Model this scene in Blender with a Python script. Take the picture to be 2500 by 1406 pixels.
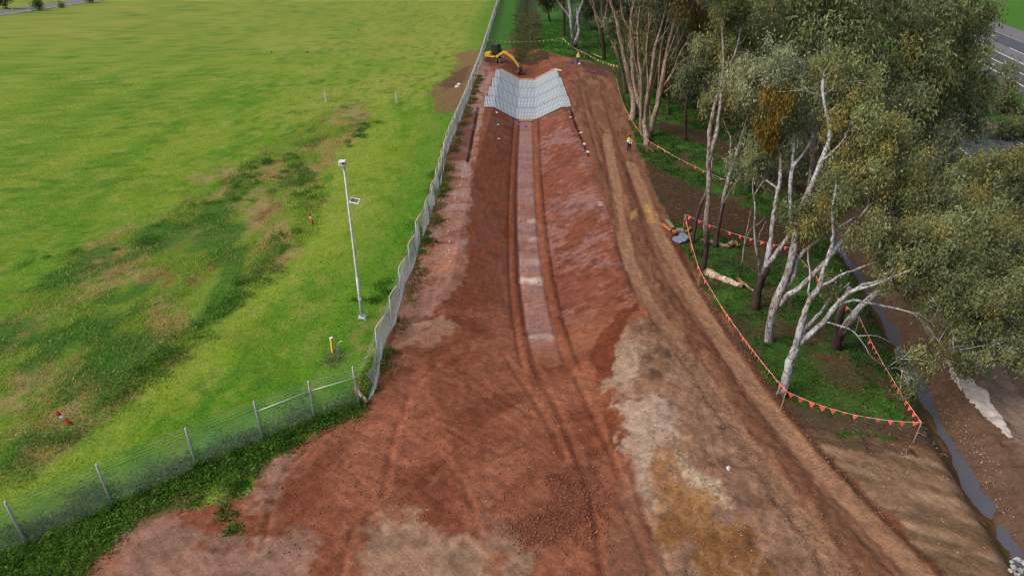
import bpy, bmesh, math, random
import numpy as np
from mathutils import Vector, Matrix

random.seed(7)
RNG = np.random.default_rng(11)
sc = bpy.context.scene
for o in list(bpy.data.objects):
    bpy.data.objects.remove(o)
COL = sc.collection

# ------------------------------------------------------------------ camera, sky, sun, exposure
CAM_H, PITCH, LENS = 22.0, math.radians(28.3), 24.0
cam_d = bpy.data.cameras.new('camera')
cam_d.lens = LENS
cam_d.sensor_width = 36.0
cam_d.clip_start = 0.5
cam_d.clip_end = 6000
cam = bpy.data.objects.new('camera', cam_d)
cam.location = (0, 0, CAM_H)
cam.rotation_euler = (math.pi / 2 - PITCH, 0, 0)
COL.objects.link(cam)
sc.camera = cam

SUN_EL, SUN_AZ = math.radians(48), math.radians(-108)      # azimuth from +Y, clockwise seen from above
world = bpy.data.worlds.new('World')
sc.world = world
world.use_nodes = True
wn = world.node_tree
bg = wn.nodes['Background']
sky = wn.nodes.new('ShaderNodeTexSky')
sky.sky_type = 'NISHITA'
sky.sun_disc = False
sky.sun_elevation = SUN_EL
sky.sun_rotation = SUN_AZ
sky.air_density = 1.0
sky.dust_density = 6.0
sky.ozone_density = 1.0
wn.links.new(sky.outputs['Color'], bg.inputs['Color'])
bg.inputs['Strength'].default_value = 0.14
sun_d = bpy.data.lights.new('sun', 'SUN')
sun_d.energy = 1.2
sun_d.angle = math.radians(28)
sun_d.color = (1.0, 0.955, 0.89)
sun = bpy.data.objects.new('sun', sun_d)
COL.objects.link(sun)
sd = Vector((math.sin(SUN_AZ) * math.cos(SUN_EL), math.cos(SUN_AZ) * math.cos(SUN_EL), math.sin(SUN_EL)))
sun.rotation_euler = sd.to_track_quat('Z', 'Y').to_euler()
sun.location = (0, 0, 60)
sc.view_settings.view_transform = 'Standard'
sc.view_settings.look = 'None'
sc.view_settings.exposure = 0.02
sc.view_settings.gamma = 1.0
sc.view_settings.use_curve_mapping = False
sc.cycles.use_denoising = True
sc.cycles.denoiser = 'OPENIMAGEDENOISE'
sc.cycles.denoising_input_passes = 'RGB_ALBEDO_NORMAL'
sc.cycles.denoising_prefilter = 'ACCURATE'
sc.cycles.filter_width = 1.3
sc.cycles.max_bounces = 6
sc.cycles.transparent_max_bounces = 8

# ------------------------------------------------------------------ helpers
def lin(r, g, b):
    f = lambda c: (c / 255 / 12.92) if c / 255 <= 0.04045 else ((c / 255 + 0.055) / 1.055) ** 2.4
    return np.array([f(r), f(g), f(b)])

FPX = 2500 * LENS / 36
_F = np.array([0, math.cos(PITCH), -math.sin(PITCH)])
_U = np.array([0, math.sin(PITCH), math.cos(PITCH)])
def ray(px, py):
    return _F + np.array([(px - 1250) / FPX, 0, 0]) - (py - 703) / FPX * _U
def at_z(px, py, z=0.0):           # survey point of the photograph at a known height
    d = ray(px, py); t = (z - CAM_H) / d[2]
    return np.array([d[0] * t, d[1] * t, z])
def at_y(px, py, Y):               # survey point at a known distance
    d = ray(px, py); t = Y / d[1]
    return np.array([d[0] * t, Y, CAM_H + d[2] * t])

_T = RNG.random((512, 512)).astype(np.float32)
_TF = _T.ravel()
def vnoise(x, y, s, seed=0):
    x = np.asarray(x, np.float32) / np.float32(s) + np.float32((seed * 17.31) % 512); y = np.asarray(y, np.float32) / np.float32(s) + np.float32((seed * 41.77) % 512)
    x0 = np.floor(x); y0 = np.floor(y)
    fx = x - x0; fy = y - y0
    xi = x0.astype(np.int32); yi = y0.astype(np.int32)
    fx = fx * fx * (3 - 2 * fx); fy = fy * fy * (3 - 2 * fy)
    r0 = (xi & 511) << 9; r1 = ((xi + 1) & 511) << 9; c0 = yi & 511; c1 = (yi + 1) & 511
    a = _TF.take(r0 + c0); b = _TF.take(r1 + c0); c = _TF.take(r0 + c1); d = _TF.take(r1 + c1)
    a += (b - a) * fx; c += (d - c) * fx
    return a + (c - a) * fy
def fbm(x, y, s, seed=0, o=4, gain=0.5):
    r = 0; a = 1; t = 0
    for k in range(o):
        r = r + a * vnoise(x, y, s / 2 ** k, seed + k); t += a; a *= gain
    return r / t
def sstep(a, b, x):
    t = np.clip((x - a) / (b - a), 0, 1)
    return t * t * (3 - 2 * t)

# ------------------------------------------------------------------ land form
CHY = [0, 24, 30, 34, 38, 45, 57, 70, 91, 117.5, 130, 170, 260, 900]
CHX = [4.5, 3.2, 2.5, 2.05, 1.7, 1.4, 1.3, 1.45, 1.9, 2.5, 2.7, 3.8, 5.5, 20]
DITCH_PX = [(2010, 540), (2050, 605), (2110, 685), (2160, 775), (2210, 870), (2260, 962), (2320, 1080), (2380, 1190), (2440, 1285), (2492, 1360)]
DITCH = [at_z(px, py, -1.0)[:2] for px, py in DITCH_PX]
DITCH = [(DITCH[0][0] + 3.0, 75.0), (DITCH[0][0] + 1.2, 62.0)] + [tuple(p) for p in DITCH] + [(DITCH[-1][0] - 0.6, 14.0), (DITCH[-1][0] - 1.5, 4.0)]
DITCH = DITCH[::-1]                 # runs from the near end away, so + is its right bank
def seg_dist(x, y, pts):
    """distance to a polyline, arc length at the nearest point, side (+ right)"""
    best = np.full(np.shape(x), 1e9); along = np.zeros(np.shape(x)); side = np.zeros(np.shape(x))
    acc = 0.0
    for (ax, ay), (bx, by) in zip(pts[:-1], pts[1:]):
        dx, dy = bx - ax, by - ay
        L = math.hypot(dx, dy) + 1e-9
        t = np.clip(((x - ax) * dx + (y - ay) * dy) / L ** 2, 0, 1)
        d = np.hypot(x - ax - t * dx, y - ay - t * dy)
        m = d < best
        best = np.where(m, d, best); along = np.where(m, acc + t * L, along)
        side = np.where(m, np.sign((x - ax) * dy - (y - ay) * dx), side)
        acc += L
    return best, along, side

def macro(x, y):
    x = np.asarray(x, float); y = np.asarray(y, float)
    xc = np.interp(y, CHY, CHX)
    dep = np.interp(y, [20, 25, 33, 40, 50, 117.5, 121, 124.5, 127, 131, 200, 260], [0, 0.2, 0.75, 1.25, 1.6, 1.7, 1.6, 0.75, 0.55, 0.8, 0.9, 0.9])
    xl = np.interp(y, [18, 26, 33, 38, 42, 60, 70, 91, 117, 122, 128, 140], [-9, -8, -7, -5.2, -4.3, -3.9, -3.6, -2.5, -2.0, -1.5, 0.3, 0.8])
    xr = np.interp(y, [18, 26, 33, 38, 42, 60, 70, 91, 117, 122, 128, 140], [5.2, 5.6, 6.4, 8.2, 8.0, 7.6, 7.4, 6.7, 7.2, 6.8, 5.0, 5.2])
    hw = np.interp(y, [60, 90, 118, 124, 130], [0.98, 1.27, 1.27, 1.0, 0.25])
    tl = np.clip((xc - hw - x) / np.maximum(xc - hw - xl, 0.2), 0, 1)
    tr = np.clip((x - xc - hw) / np.maximum(xr - xc - hw, 0.2), 0, 1)
    t = np.where(x < xc, tl, tr)
    near = np.interp(y, [30, 42], [1.0, 0.0])
    prof = (1 - t) * (1 - near) + (1 - t * t * (3 - 2 * t)) * near
    z = -dep * prof
    # gently domed ridge of spoil to the right of the bowl
    z = z + 0.35 * np.exp(-((x - 8.0) / 2.2) ** 2) * sstep(16, 24, y) * (1 - sstep(34, 40, y))
    # drainage ditch on the right
    d, al, sd_ = seg_dist(x, y, DITCH)
    wl = np.where(sd_ > 0, 1.5, 1.9)
    z = z - 1.15 * (1 - sstep(0.05, wl, d)) * (1 - sstep(60, 74, y))
    z = z + 0.25 * np.exp(-((d - 2.3) / 0.8) ** 2) * (sd_ > 0) * (1 - sstep(60, 74, y))
    return z
def G(px, py):
    p = at_z(px, py, 0.0)
    for _ in range(6):
        p = at_z(px, py, float(macro(p[0], p[1])))
    return p
def GXY(pts):
    return [tuple(G(px, py)[:2]) for px, py in pts]

# fence lines (metres): elbows of the cranked posts are 1.9 m up, tops of the straight ones 2.4 m
_far_el = [(915.5, 803.6), (950, 724), (973, 654), (996, 595), (1014, 541), (1037, 493), (1052, 451), (1063, 415)]
FAR_POSTS = [at_z(px, py, 1.9)[:2] for px, py in _far_el]
CORNER = at_z(866, 901, 2.3)[:2]
FAR_POSTS = [CORNER] + FAR_POSTS
_p = FAR_POSTS[-1].copy()
_tail = [at_z(1090, 343, 1.0)[:2], at_z(1130, 250, 1.0)[:2], at_z(1172, 140, 1.0)[:2], at_z(1218, -6, 1.0)[:2]]
_path = [FAR_POSTS[-1]] + _tail
_path.append(_path[-1] + (_path[-1] - _path[-2]) / np.linalg.norm(_path[-1] - _path[-2]) * 60)
_cum = np.concatenate([[0], np.cumsum([np.linalg.norm(b - a) for a, b in zip(_path[:-1], _path[1:])])])
for s in np.arange(3.0, _cum[-1], 3.0):
    FAR_POSTS.append(np.array([np.interp(s, _cum, [p[0] for p in _path]), np.interp(s, _cum, [p[1] for p in _path])]))
NEAR_POSTS = [at_z(px, py, 2.4)[:2] for px, py in [(752, 928), (621, 980), (453, 1047), (236, 1134), (14, 1223)]]
_d = NEAR_POSTS[-1] - NEAR_POSTS[-2]
NEAR_POSTS += [NEAR_POSTS[-1] + _d, NEAR_POSTS[-1] + 2 * _d]
FENCE_LINE = [tuple(p) for p in NEAR_POSTS[::-1]] + [tuple(p) for p in FAR_POSTS]

# ------------------------------------------------------------------ materials
def new_mat(name):
    m = bpy.data.materials.new(name); m.use_nodes = True
    nt = m.node_tree
    return m, nt, nt.nodes['Principled BSDF']
def mat(name, rgb, rough=0.7, metal=0.0, noise=0.15, scale=8.0, bump=0.0, spec=0.3):
    m, nt, b = new_mat(name)
    b.inputs['Roughness'].default_value = rough
    b.inputs['Metallic'].default_value = metal
    b.inputs['Specular IOR Level'].default_value = spec
    tc = nt.nodes.new('ShaderNodeTexCoord')
    n = nt.nodes.new('ShaderNodeTexNoise'); n.inputs['Scale'].default_value = scale; n.inputs['Detail'].default_value = 6
    nt.links.new(tc.outputs['Object'], n.inputs['Vector'])
    r = nt.nodes.new('ShaderNodeMapRange')
    r.inputs['From Min'].default_value = 0.3; r.inputs['From Max'].default_value = 0.7
    r.inputs['To Min'].default_value = 1 - noise; r.inputs['To Max'].default_value = 1 + noise
    nt.links.new(n.outputs['Fac'], r.inputs['Value'])
    mx = nt.nodes.new('ShaderNodeVectorMath'); mx.operation = 'SCALE'
    mx.inputs[0].default_value = tuple(rgb)
    nt.links.new(r.outputs['Result'], mx.inputs['Scale'])
    nt.links.new(mx.outputs['Vector'], b.inputs['Base Color'])
    if bump:
        bp = nt.nodes.new('ShaderNodeBump'); bp.inputs['Strength'].default_value = bump; bp.inputs['Distance'].default_value = 0.02
        nt.links.new(n.outputs['Fac'], bp.inputs['Height']); nt.links.new(bp.outputs['Normal'], b.inputs['Normal'])
    return m
def ground_mat():
    m, nt, b = new_mat('soil_and_turf')
    L = nt.links.new
    ac = nt.nodes.new('ShaderNodeAttribute'); ac.attribute_name = 'tone'
    aw = nt.nodes.new('ShaderNodeAttribute'); aw.attribute_name = 'wet'
    ag = nt.nodes.new('ShaderNodeAttribute'); ag.attribute_name = 'cleat'
    tc = nt.nodes.new('ShaderNodeTexCoord')
    n1 = nt.nodes.new('ShaderNodeTexNoise'); n1.inputs['Scale'].default_value = 9.0; n1.inputs['Detail'].default_value = 8; n1.inputs['Roughness'].default_value = 0.7
    n2 = nt.nodes.new('ShaderNodeTexNoise'); n2.inputs['Scale'].default_value = 1.6; n2.inputs['Detail'].default_value = 6; n2.inputs['Roughness'].default_value = 0.65
    L(tc.outputs['Object'], n1.inputs['Vector']); L(tc.outputs['Object'], n2.inputs['Vector'])
    def rng(src, a, b_, c, d):
        r = nt.nodes.new('ShaderNodeMapRange')
        for k, v in zip(('From Min', 'From Max', 'To Min', 'To Max'), (a, b_, c, d)): r.inputs[k].default_value = v
        L(src, r.inputs['Value']); return r.outputs['Result']
    f1 = rng(n1.outputs['Fac'], 0.25, 0.75, 0.74, 1.26)
    f2 = rng(n2.outputs['Fac'], 0.3, 0.7, 0.86, 1.14)
    # cleat prints: fract of the distance along the machine track
    sn = nt.nodes.new('ShaderNodeMath'); sn.operation = 'SINE'
    ml = nt.nodes.new('ShaderNodeMath'); ml.operation = 'MULTIPLY'; ml.inputs[1].default_value = 2 * math.pi / 0.21
    sp = nt.nodes.new('ShaderNodeSeparateXYZ'); L(ag.outputs['Vector'], sp.inputs['Vector'])
    L(sp.outputs['X'], ml.inputs[0]); L(ml.outputs[0], sn.inputs[0])
    cm = nt.nodes.new('ShaderNodeMath'); cm.operation = 'MULTIPLY'; L(sn.outputs[0], cm.inputs[0]); L(sp.outputs['Y'], cm.inputs[1])
    fc = rng(cm.outputs[0], -1, 1, 0.85, 1.09)
    # streaks dragged along the working direction, and crumbly patches, on soil only
    af = nt.nodes.new('ShaderNodeAttribute'); af.attribute_name = 'flow'
    sf = nt.nodes.new('ShaderNodeSeparateXYZ'); L(af.outputs['Vector'], sf.inputs['Vector'])
    cf = nt.nodes.new('ShaderNodeCombineXYZ'); L(sf.outputs['X'], cf.inputs['X']); L(sf.outputs['Y'], cf.inputs['Y'])
    n3 = nt.nodes.new('ShaderNodeTexNoise'); n3.inputs['Scale'].default_value = 3.2; n3.inputs['Detail'].default_value = 9; n3.inputs['Roughness'].default_value = 0.72
    L(cf.outputs['Vector'], n3.inputs['Vector'])
    n4 = nt.nodes.new('ShaderNodeTexNoise'); n4.inputs['Scale'].default_value = 2.4; n4.inputs['Detail'].default_value = 12; n4.inputs['Roughness'].default_value = 0.78
    L(tc.outputs['Object'], n4.inputs['Vector'])
    s3 = rng(n3.outputs['Fac'], 0.38, 0.64, 0.80, 1.13)
    s4 = rng(n4.outputs['Fac'], 0.45, 0.55, 0.83, 1.10)
    s34 = nt.nodes.new('ShaderNodeMath'); s34.operation = 'MULTIPLY'; L(s3, s34.inputs[0]); L(s4, s34.inputs[1])
    sm_ = nt.nodes.new('ShaderNodeMix'); sm_.data_type = 'FLOAT'; L(sf.outputs['Z'], sm_.inputs[0]); sm_.inputs[2].default_value = 1.0; L(s34.outputs[0], sm_.inputs[3])
    p0 = nt.nodes.new('ShaderNodeMath'); p0.operation = 'MULTIPLY'; L(f1, p0.inputs[0]); L(sm_.outputs[0], p0.inputs[1])
    p1 = nt.nodes.new('ShaderNodeMath'); p1.operation = 'MULTIPLY'; L(p0.outputs[0], p1.inputs[0]); L(f2, p1.inputs[1])
    p2 = nt.nodes.new('ShaderNodeMath'); p2.operation = 'MULTIPLY'; L(p1.outputs[0], p2.inputs[0]); L(fc, p2.inputs[1])
    vs = nt.nodes.new('ShaderNodeVectorMath'); vs.operation = 'SCALE'
    L(ac.outputs['Color'], vs.inputs[0]); L(p2.outputs[0], vs.inputs['Scale'])
    L(vs.outputs['Vector'], b.inputs['Base Color'])
    # wet film
    wm = nt.nodes.new('ShaderNodeMath'); wm.operation = 'MULTIPLY_ADD'
    L(n2.outputs['Fac'], wm.inputs[0]); wm.inputs[1].default_value = 0.5; L(aw.outputs['Fac'], wm.inputs[2])
    ro = rng(wm.outputs[0], 0.35, 1.1, 0.92, 0.12)
    L(ro, b.inputs['Roughness'])
    si = rng(aw.outputs['Fac'], 0, 1, 0.12, 0.85)
    L(si, b.inputs['Specular IOR Level'])
    hb = nt.nodes.new('ShaderNodeMath'); hb.operation = 'MULTIPLY_ADD'; L(cm.outputs[0], hb.inputs[0]); hb.inputs[1].default_value = 0.28; L(n1.outputs['Fac'], hb.inputs[2])
    bp = nt.nodes.new('ShaderNodeBump'); bp.inputs['Distance'].default_value = 0.075
    bs = rng(aw.outputs['Fac'], 0, 1, 0.75, 0.22)
    L(bs, bp.inputs['Strength'])
    h2 = nt.nodes.new('ShaderNodeMath'); h2.operation = 'MULTIPLY_ADD'; L(n3.outputs['Fac'], h2.inputs[0]); h2.inputs[1].default_value = 0.9; L(hb.outputs[0], h2.inputs[2])
    h3 = nt.nodes.new('ShaderNodeMath'); h3.operation = 'MULTIPLY_ADD'; L(n4.outputs['Fac'], h3.inputs[0]); h3.inputs[1].default_value = 0.5; L(h2.outputs[0], h3.inputs[2])
    L(h3.outputs[0], bp.inputs['Height']); L(bp.outputs['Normal'], b.inputs['Normal'])
    return m
def leaf_mat(name, trans=0.25, rough=0.55):
    m, nt, b = new_mat(name)
    L = nt.links.new
    ac = nt.nodes.new('ShaderNodeAttribute'); ac.attribute_name = 'tone'
    b.inputs['Roughness'].default_value = rough
    b.inputs['Specular IOR Level'].default_value = 0.25
    L(ac.outputs['Color'], b.inputs['Base Color'])
    tr = nt.nodes.new('ShaderNodeBsdfTranslucent'); L(ac.outputs['Color'], tr.inputs['Color'])
    mx = nt.nodes.new('ShaderNodeMixShader'); mx.inputs[0].default_value = trans
    L(b.outputs[0], mx.inputs[1]); L(tr.outputs[0], mx.inputs[2])
    L(mx.outputs[0], nt.nodes['Material Output'].inputs['Surface'])
    return m
def bark_mat():
    m, nt, b = new_mat('gum_bark')
    L = nt.links.new
    ac = nt.nodes.new('ShaderNodeAttribute'); ac.attribute_name = 'tone'
    tc = nt.nodes.new('ShaderNodeTexCoord')
    mp = nt.nodes.new('ShaderNodeMapping'); mp.inputs['Scale'].default_value = (6, 6, 1.5)
    n = nt.nodes.new('ShaderNodeTexNoise'); n.inputs['Scale'].default_value = 1.6; n.inputs['Detail'].default_value = 8; n.inputs['Roughness'].default_value = 0.7
    L(tc.outputs['Object'], mp.inputs['Vector']); L(mp.outputs['Vector'], n.inputs['Vector'])
    r = nt.nodes.new('ShaderNodeValToRGB')
    r.color_ramp.elements[0].position = 0.42; r.color_ramp.elements[0].color = (0.26, 0.22, 0.20, 1)
    r.color_ramp.elements[1].position = 0.53; r.color_ramp.elements[1].color = (1.05, 1.05, 1.05, 1)
    L(n.outputs['Fac'], r.inputs['Fac'])
    mx = nt.nodes.new('ShaderNodeVectorMath'); mx.operation = 'MULTIPLY'
    m2 = nt.nodes.new('ShaderNodeMapping'); m2.inputs['Scale'].default_value = (2.2, 2.2, 0.7); L(tc.outputs['Object'], m2.inputs['Vector'])
    nb = nt.nodes.new('ShaderNodeTexNoise'); nb.inputs['Scale'].default_value = 1.1; nb.inputs['Detail'].default_value = 7; nb.inputs['Roughness'].default_value = 0.68; L(m2.outputs['Vector'], nb.inputs['Vector'])
    r2 = nt.nodes.new('ShaderNodeValToRGB'); r2.color_ramp.elements[0].position = 0.46; r2.color_ramp.elements[0].color = (1, 1, 1, 1); r2.color_ramp.elements[1].position = 0.60; r2.color_ramp.elements[1].color = (0.62, 0.47, 0.36, 1)
    L(nb.outputs['Fac'], r2.inputs['Fac'])
    mt = nt.nodes.new('ShaderNodeVectorMath'); mt.operation = 'MULTIPLY'; L(ac.outputs['Color'], mt.inputs[0]); L(r2.outputs['Color'], mt.inputs[1])
    L(mt.outputs['Vector'], mx.inputs[0]); L(r.outputs['Color'], mx.inputs[1])
    L(mx.outputs['Vector'], b.inputs['Base Color'])
    b.inputs['Roughness'].default_value = 0.8
    bp = nt.nodes.new('ShaderNodeBump'); bp.inputs['Strength'].default_value = 0.5; bp.inputs['Distance'].default_value = 0.03
    L(n.outputs['Fac'], bp.inputs['Height']); L(bp.outputs['Normal'], b.inputs['Normal'])
    return m
def water_mat():
    m, nt, b = new_mat('muddy_sky_tinted_water')
    b.inputs['Base Color'].default_value = (0.105, 0.11, 0.135, 1)  # blue-grey base paints the sky's reflection over the mud tone
    b.inputs['Roughness'].default_value = 0.04
    b.inputs['IOR'].default_value = 1.33
    b.inputs['Specular IOR Level'].default_value = 0.8
    n = nt.nodes.new('ShaderNodeTexNoise'); n.inputs['Scale'].default_value = 3.0
    bp = nt.nodes.new('ShaderNodeBump'); bp.inputs['Strength'].default_value = 0.08; bp.inputs['Distance'].default_value = 0.02
    nt.links.new(n.outputs['Fac'], bp.inputs['Height']); nt.links.new(bp.outputs['Normal'], b.inputs['Normal'])
    return m

M = {
    'ground': ground_mat(), 'leaf': leaf_mat('gum_leaf', 0.14), 'grass': leaf_mat('grass_blade', 0.45, 0.6), 'bark': bark_mat(), 'water': water_mat(),
    'galv': mat('galvanised_steel', (0.60, 0.63, 0.65), 0.5, 0.0, 0.12, 6),
    'wire': mat('fence_wire', (0.38, 0.43, 0.45), 0.5, 0.0, 0.1, 4),
    'rail': mat('bright_rail', (0.72, 0.74, 0.75), 0.4, 0.2, 0.06, 4),
    'crank': mat('weathered_crank', (0.62, 0.55, 0.33), 0.6, 0.0, 0.15, 6),
    'white': mat('white_paint', (0.78, 0.78, 0.76), 0.45, 0, 0.06, 10),
    'panel': mat('solar_cell', (0.03, 0.035, 0.05), 0.15, 0, 0.1, 10, spec=0.6),
    'red': mat('red_plastic', (0.72, 0.045, 0.02), 0.45, 0, 0.1, 8),
    'yellow_post': mat('yellow_post_paint', (0.85, 0.55, 0.07), 0.5, 0, 0.08, 8),
    'flag': mat('coral_flag', (0.92, 0.085, 0.075), 0.6, 0, 0.08, 5),
    'flag_old': mat('faded_flag', (0.80, 0.50, 0.16), 0.6, 0, 0.25, 2),
    'cord': mat('flag_cord', (0.62, 0.55, 0.48), 0.8, 0, 0.1, 5),
    'stake': mat('stake_timber', (0.36, 0.25, 0.14), 0.85, 0, 0.25, 9, 0.3),
    'timber': mat('new_timber', (0.72, 0.56, 0.40), 0.8, 0, 0.12, 9, 0.2),
    'ply': mat('orange_formply', (0.50, 0.26, 0.08), 0.8, 0, 0.2, 7, 0.2),
    'concrete': mat('fresh_concrete', (0.40, 0.45, 0.48), 0.75, 0, 0.26, 0.9, 0.25),
    'fabric': mat('dark_geotextile', (0.11, 0.12, 0.125), 0.9, 0, 0.2, 5),
    'asphalt': mat('asphalt', (0.085, 0.092, 0.105), 0.85, 0, 0.18, 0.7, 0.2),
    'asphalt_old': mat('worn_asphalt', (0.17, 0.165, 0.175), 0.85, 0, 0.14, 0.5, 0.2),
    'line': mat('road_marking', (0.78, 0.78, 0.78), 0.6, 0, 0.1, 1.5),
    'kerb': mat('kerb_concrete', (0.38, 0.37, 0.35), 0.85, 0, 0.12, 2),
    'cat': mat('machine_yellow', (0.66, 0.38, 0.03), 0.4, 0, 0.1, 3),
    'cab': mat('cab_black', (0.012, 0.014, 0.018), 0.35, 0, 0.1, 3, spec=0.5),
    'glass': mat('tinted_glass', (0.02, 0.03, 0.035), 0.08, 0, 0.05, 3, spec=0.6),
    'rubber': mat('muddy_rubber', (0.075, 0.05, 0.04), 0.9, 0, 0.35, 6, 0.3),
    'steel': mat('worn_steel', (0.35, 0.34, 0.33), 0.5, 0.3, 0.2, 5),
    'mudsteel': mat('muddy_steel', (0.13, 0.085, 0.06), 0.8, 0.1, 0.35, 6, 0.3),
    'hivis': mat('hi_vis_yellow', (0.78, 0.75, 0.02), 0.8, 0, 0.08, 12),
    'tape': mat('reflective_band', (0.85, 0.86, 0.84), 0.5, 0, 0.05, 12),
    'navy': mat('navy_cloth', (0.012, 0.016, 0.05), 0.85, 0, 0.2, 10),
    'denim': mat('denim_cloth', (0.035, 0.07, 0.16), 0.85, 0, 0.2, 10),
    'skin': mat('skin', (0.42, 0.24, 0.17), 0.6, 0, 0.06, 10),
    'hair': mat('dark_hair', (0.02, 0.016, 0.014), 0.7, 0, 0.1, 10),
    'boot': mat('brown_boot', (0.16, 0.10, 0.06), 0.7, 0, 0.2, 10),
    'rock': mat('pale_rock', (0.44, 0.43, 0.41), 0.85, 0, 0.3, 3, 0.4),
    'stone': mat('limestone_chip', (0.50, 0.42, 0.34), 0.85, 0, 0.25, 5, 0.3),
    'clod': mat('red_clod', (0.26, 0.10, 0.058), 0.9, 0, 0.35, 3, 0.4),
    'mudstone': mat('brown_stone', (0.24, 0.15, 0.10), 0.9, 0, 0.4, 3, 0.4),
    'chalk': mat('chalky_rock', (0.62, 0.58, 0.54), 0.85, 0, 0.2, 4, 0.3),
    'purple': mat('purple_tape', (0.30, 0.07, 0.55), 0.5, 0, 0.1, 8),
    'bluepipe': mat('blue_pipe', (0.05, 0.13, 0.30), 0.5, 0, 0.15, 8),
    'tarp': mat('blue_grey_sheet', (0.16, 0.21, 0.28), 0.55, 0, 0.2, 4, 0.2),
    'oldwood': mat('weathered_timber', (0.26, 0.21, 0.16), 0.85, 0, 0.3, 6, 0.3),
    'rust': mat('rusty_orange', (0.50, 0.16, 0.04), 0.8, 0, 0.3, 6, 0.3),
    'orange': mat('orange_plastic', (0.85, 0.28, 0.08), 0.5, 0, 0.1, 6),
}

# ------------------------------------------------------------------ object helpers
def tag(o, label=None, cat=None, group=None, kind=None):
    if label: o['label'] = label
    if cat: o['category'] = cat
    if group: o['group'] = group
    if kind: o['kind'] = kind
    return o
def empty(name, loc=(0, 0, 0), rz=0.0):
    o = bpy.data.objects.new(name, None); COL.objects.link(o)
    o.location = tuple(loc); o.rotation_euler = (0, 0, rz); o.empty_display_size = 0.3
    return o
def link(name, me, material=None, parent=None, loc=None):
    o = bpy.data.objects.new(name, me); COL.objects.link(o)
    if material is not None and not me.materials: me.materials.append(material)
    if parent is not None: o.parent = parent
    if loc is not None: o.location = tuple(loc)
    return o
def np_mesh(name, V, Fc, attrs=None, smooth=False):
    """verts (N,3); faces (M,k) all of one size"""
    V = np.asarray(V, np.float32); Fc = np.asarray(Fc, np.int32)
    me = bpy.data.meshes.new(name)
    me.vertices.add(len(V)); me.vertices.foreach_set('co', V.ravel())
    k = Fc.shape[1]
    me.loops.add(Fc.size); me.loops.foreach_set('vertex_index', Fc.ravel())
    me.polygons.add(len(Fc))
    me.polygons.foreach_set('loop_start', np.arange(0, Fc.size, k, dtype=np.int32))
    if smooth: me.polygons.foreach_set('use_smooth', np.ones(len(Fc), bool))
    me.update(calc_edges=True)
    for an, (typ, data) in (attrs or {}).items():
        a = me.attributes.new(an, typ, 'POINT')
        data = np.asarray(data, np.float32)
        if typ == 'FLOAT_COLOR':
            if data.shape[1] == 3: data = np.hstack([data, np.ones((len(data), 1), np.float32)])
            a.data.foreach_set('color', data.ravel())
        elif typ == 'FLOAT_VECTOR': a.data.foreach_set('vector', data.ravel())
        else: a.data.foreach_set('value', data.ravel())
    return me

class MB:
    """collects boxes, tubes and prisms into one mesh"""
    def __init__(s): s.v = []; s.f = []
    def add(s, vs, fs):
        n = len(s.v); s.v += [tuple(v) for v in vs]; s.f += [tuple(i + n for i in f) for f in fs]; return s
    def box(s, c, d, R=None, taper=1.0):
        c = Vector(c); R = R or Matrix.Identity(3)
        vs = []
        for z in (-1, 1):
            k = taper if z > 0 else 1.0
            for x, y in ((-1, -1), (1, -1), (1, 1), (-1, 1)):
                vs.append(c + R @ Vector((x * d[0] / 2 * k, y * d[1] / 2 * k, z * d[2] / 2)))
        return s.add(vs, [(0, 3, 2, 1), (4, 5, 6, 7), (0, 1, 5, 4), (1, 2, 6, 5), (2, 3, 7, 6), (3, 0, 4, 7)])
    def tube(s, pts, r, n=6, caps=True):
        pts = [Vector(tuple(p)) for p in pts]
        rs = list(r) if hasattr(r, '__len__') else [r] * len(pts)
        vs = []; fs = []
        prev = None
        for i, p in enumerate(pts):
            t = (pts[min(i + 1, len(pts) - 1)] - pts[max(i - 1, 0)])
            t = t.normalized() if t.length > 1e-9 else Vector((0, 0, 1))
            if prev is None:
                u = t.orthogonal().normalized()
            else:
                u = (prev - t * prev.dot(t))
                u = u.normalized() if u.length > 1e-6 else t.orthogonal().normalized()
            prev = u; w = t.cross(u)
            for k in range(n):
                a = 2 * math.pi * k / n
                vs.append(p + (u * math.cos(a) + w * math.sin(a)) * rs[i])
        for i in range(len(pts) - 1):
            for k in range(n):
                fs.append((i * n + k, i * n + (k + 1) % n, (i + 1) * n + (k + 1) % n, (i + 1) * n + k))
        if caps:
            fs.append(tuple(range(n - 1, -1, -1))); fs.append(tuple((len(pts) - 1) * n + k for k in range(n)))
        return s.add(vs, fs)
    def prism(s, prof, y0, y1):      # profile in x-z, extruded along y
        n = len(prof)
        vs = [(x, y0, z) for x, z in prof] + [(x, y1, z) for x, z in prof]
        fs = [tuple(range(n)), tuple(range(2 * n - 1, n - 1, -1))]
        for k in range(n): fs.append((k, (k + 1) % n + 0, (k + 1) % n + n, k + n)[::-1])
        return s.add(vs, fs)
    def mesh(s, name, smooth=False, bevel=0.0):
        me = bpy.data.meshes.new(name)
        me.from_pydata([tuple(v) for v in s.v], [], s.f)
        bm = bmesh.new(); bm.from_mesh(me)
        if bevel:
            bmesh.ops.bevel(bm, geom=bm.edges[:], offset=bevel, segments=1, affect='EDGES', clamp_overlap=True)
        bmesh.ops.recalc_face_normals(bm, faces=bm.faces[:])
        bm.to_mesh(me); bm.free()
        if smooth: me.polygons.foreach_set('use_smooth', np.ones(len(me.polygons), bool))
        me.update()
        return me
    def build(s, name, material, parent=None, loc=None, smooth=False, bevel=0.0):
        return link(name, s.mesh(name, smooth, bevel), material, parent, loc)

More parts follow.
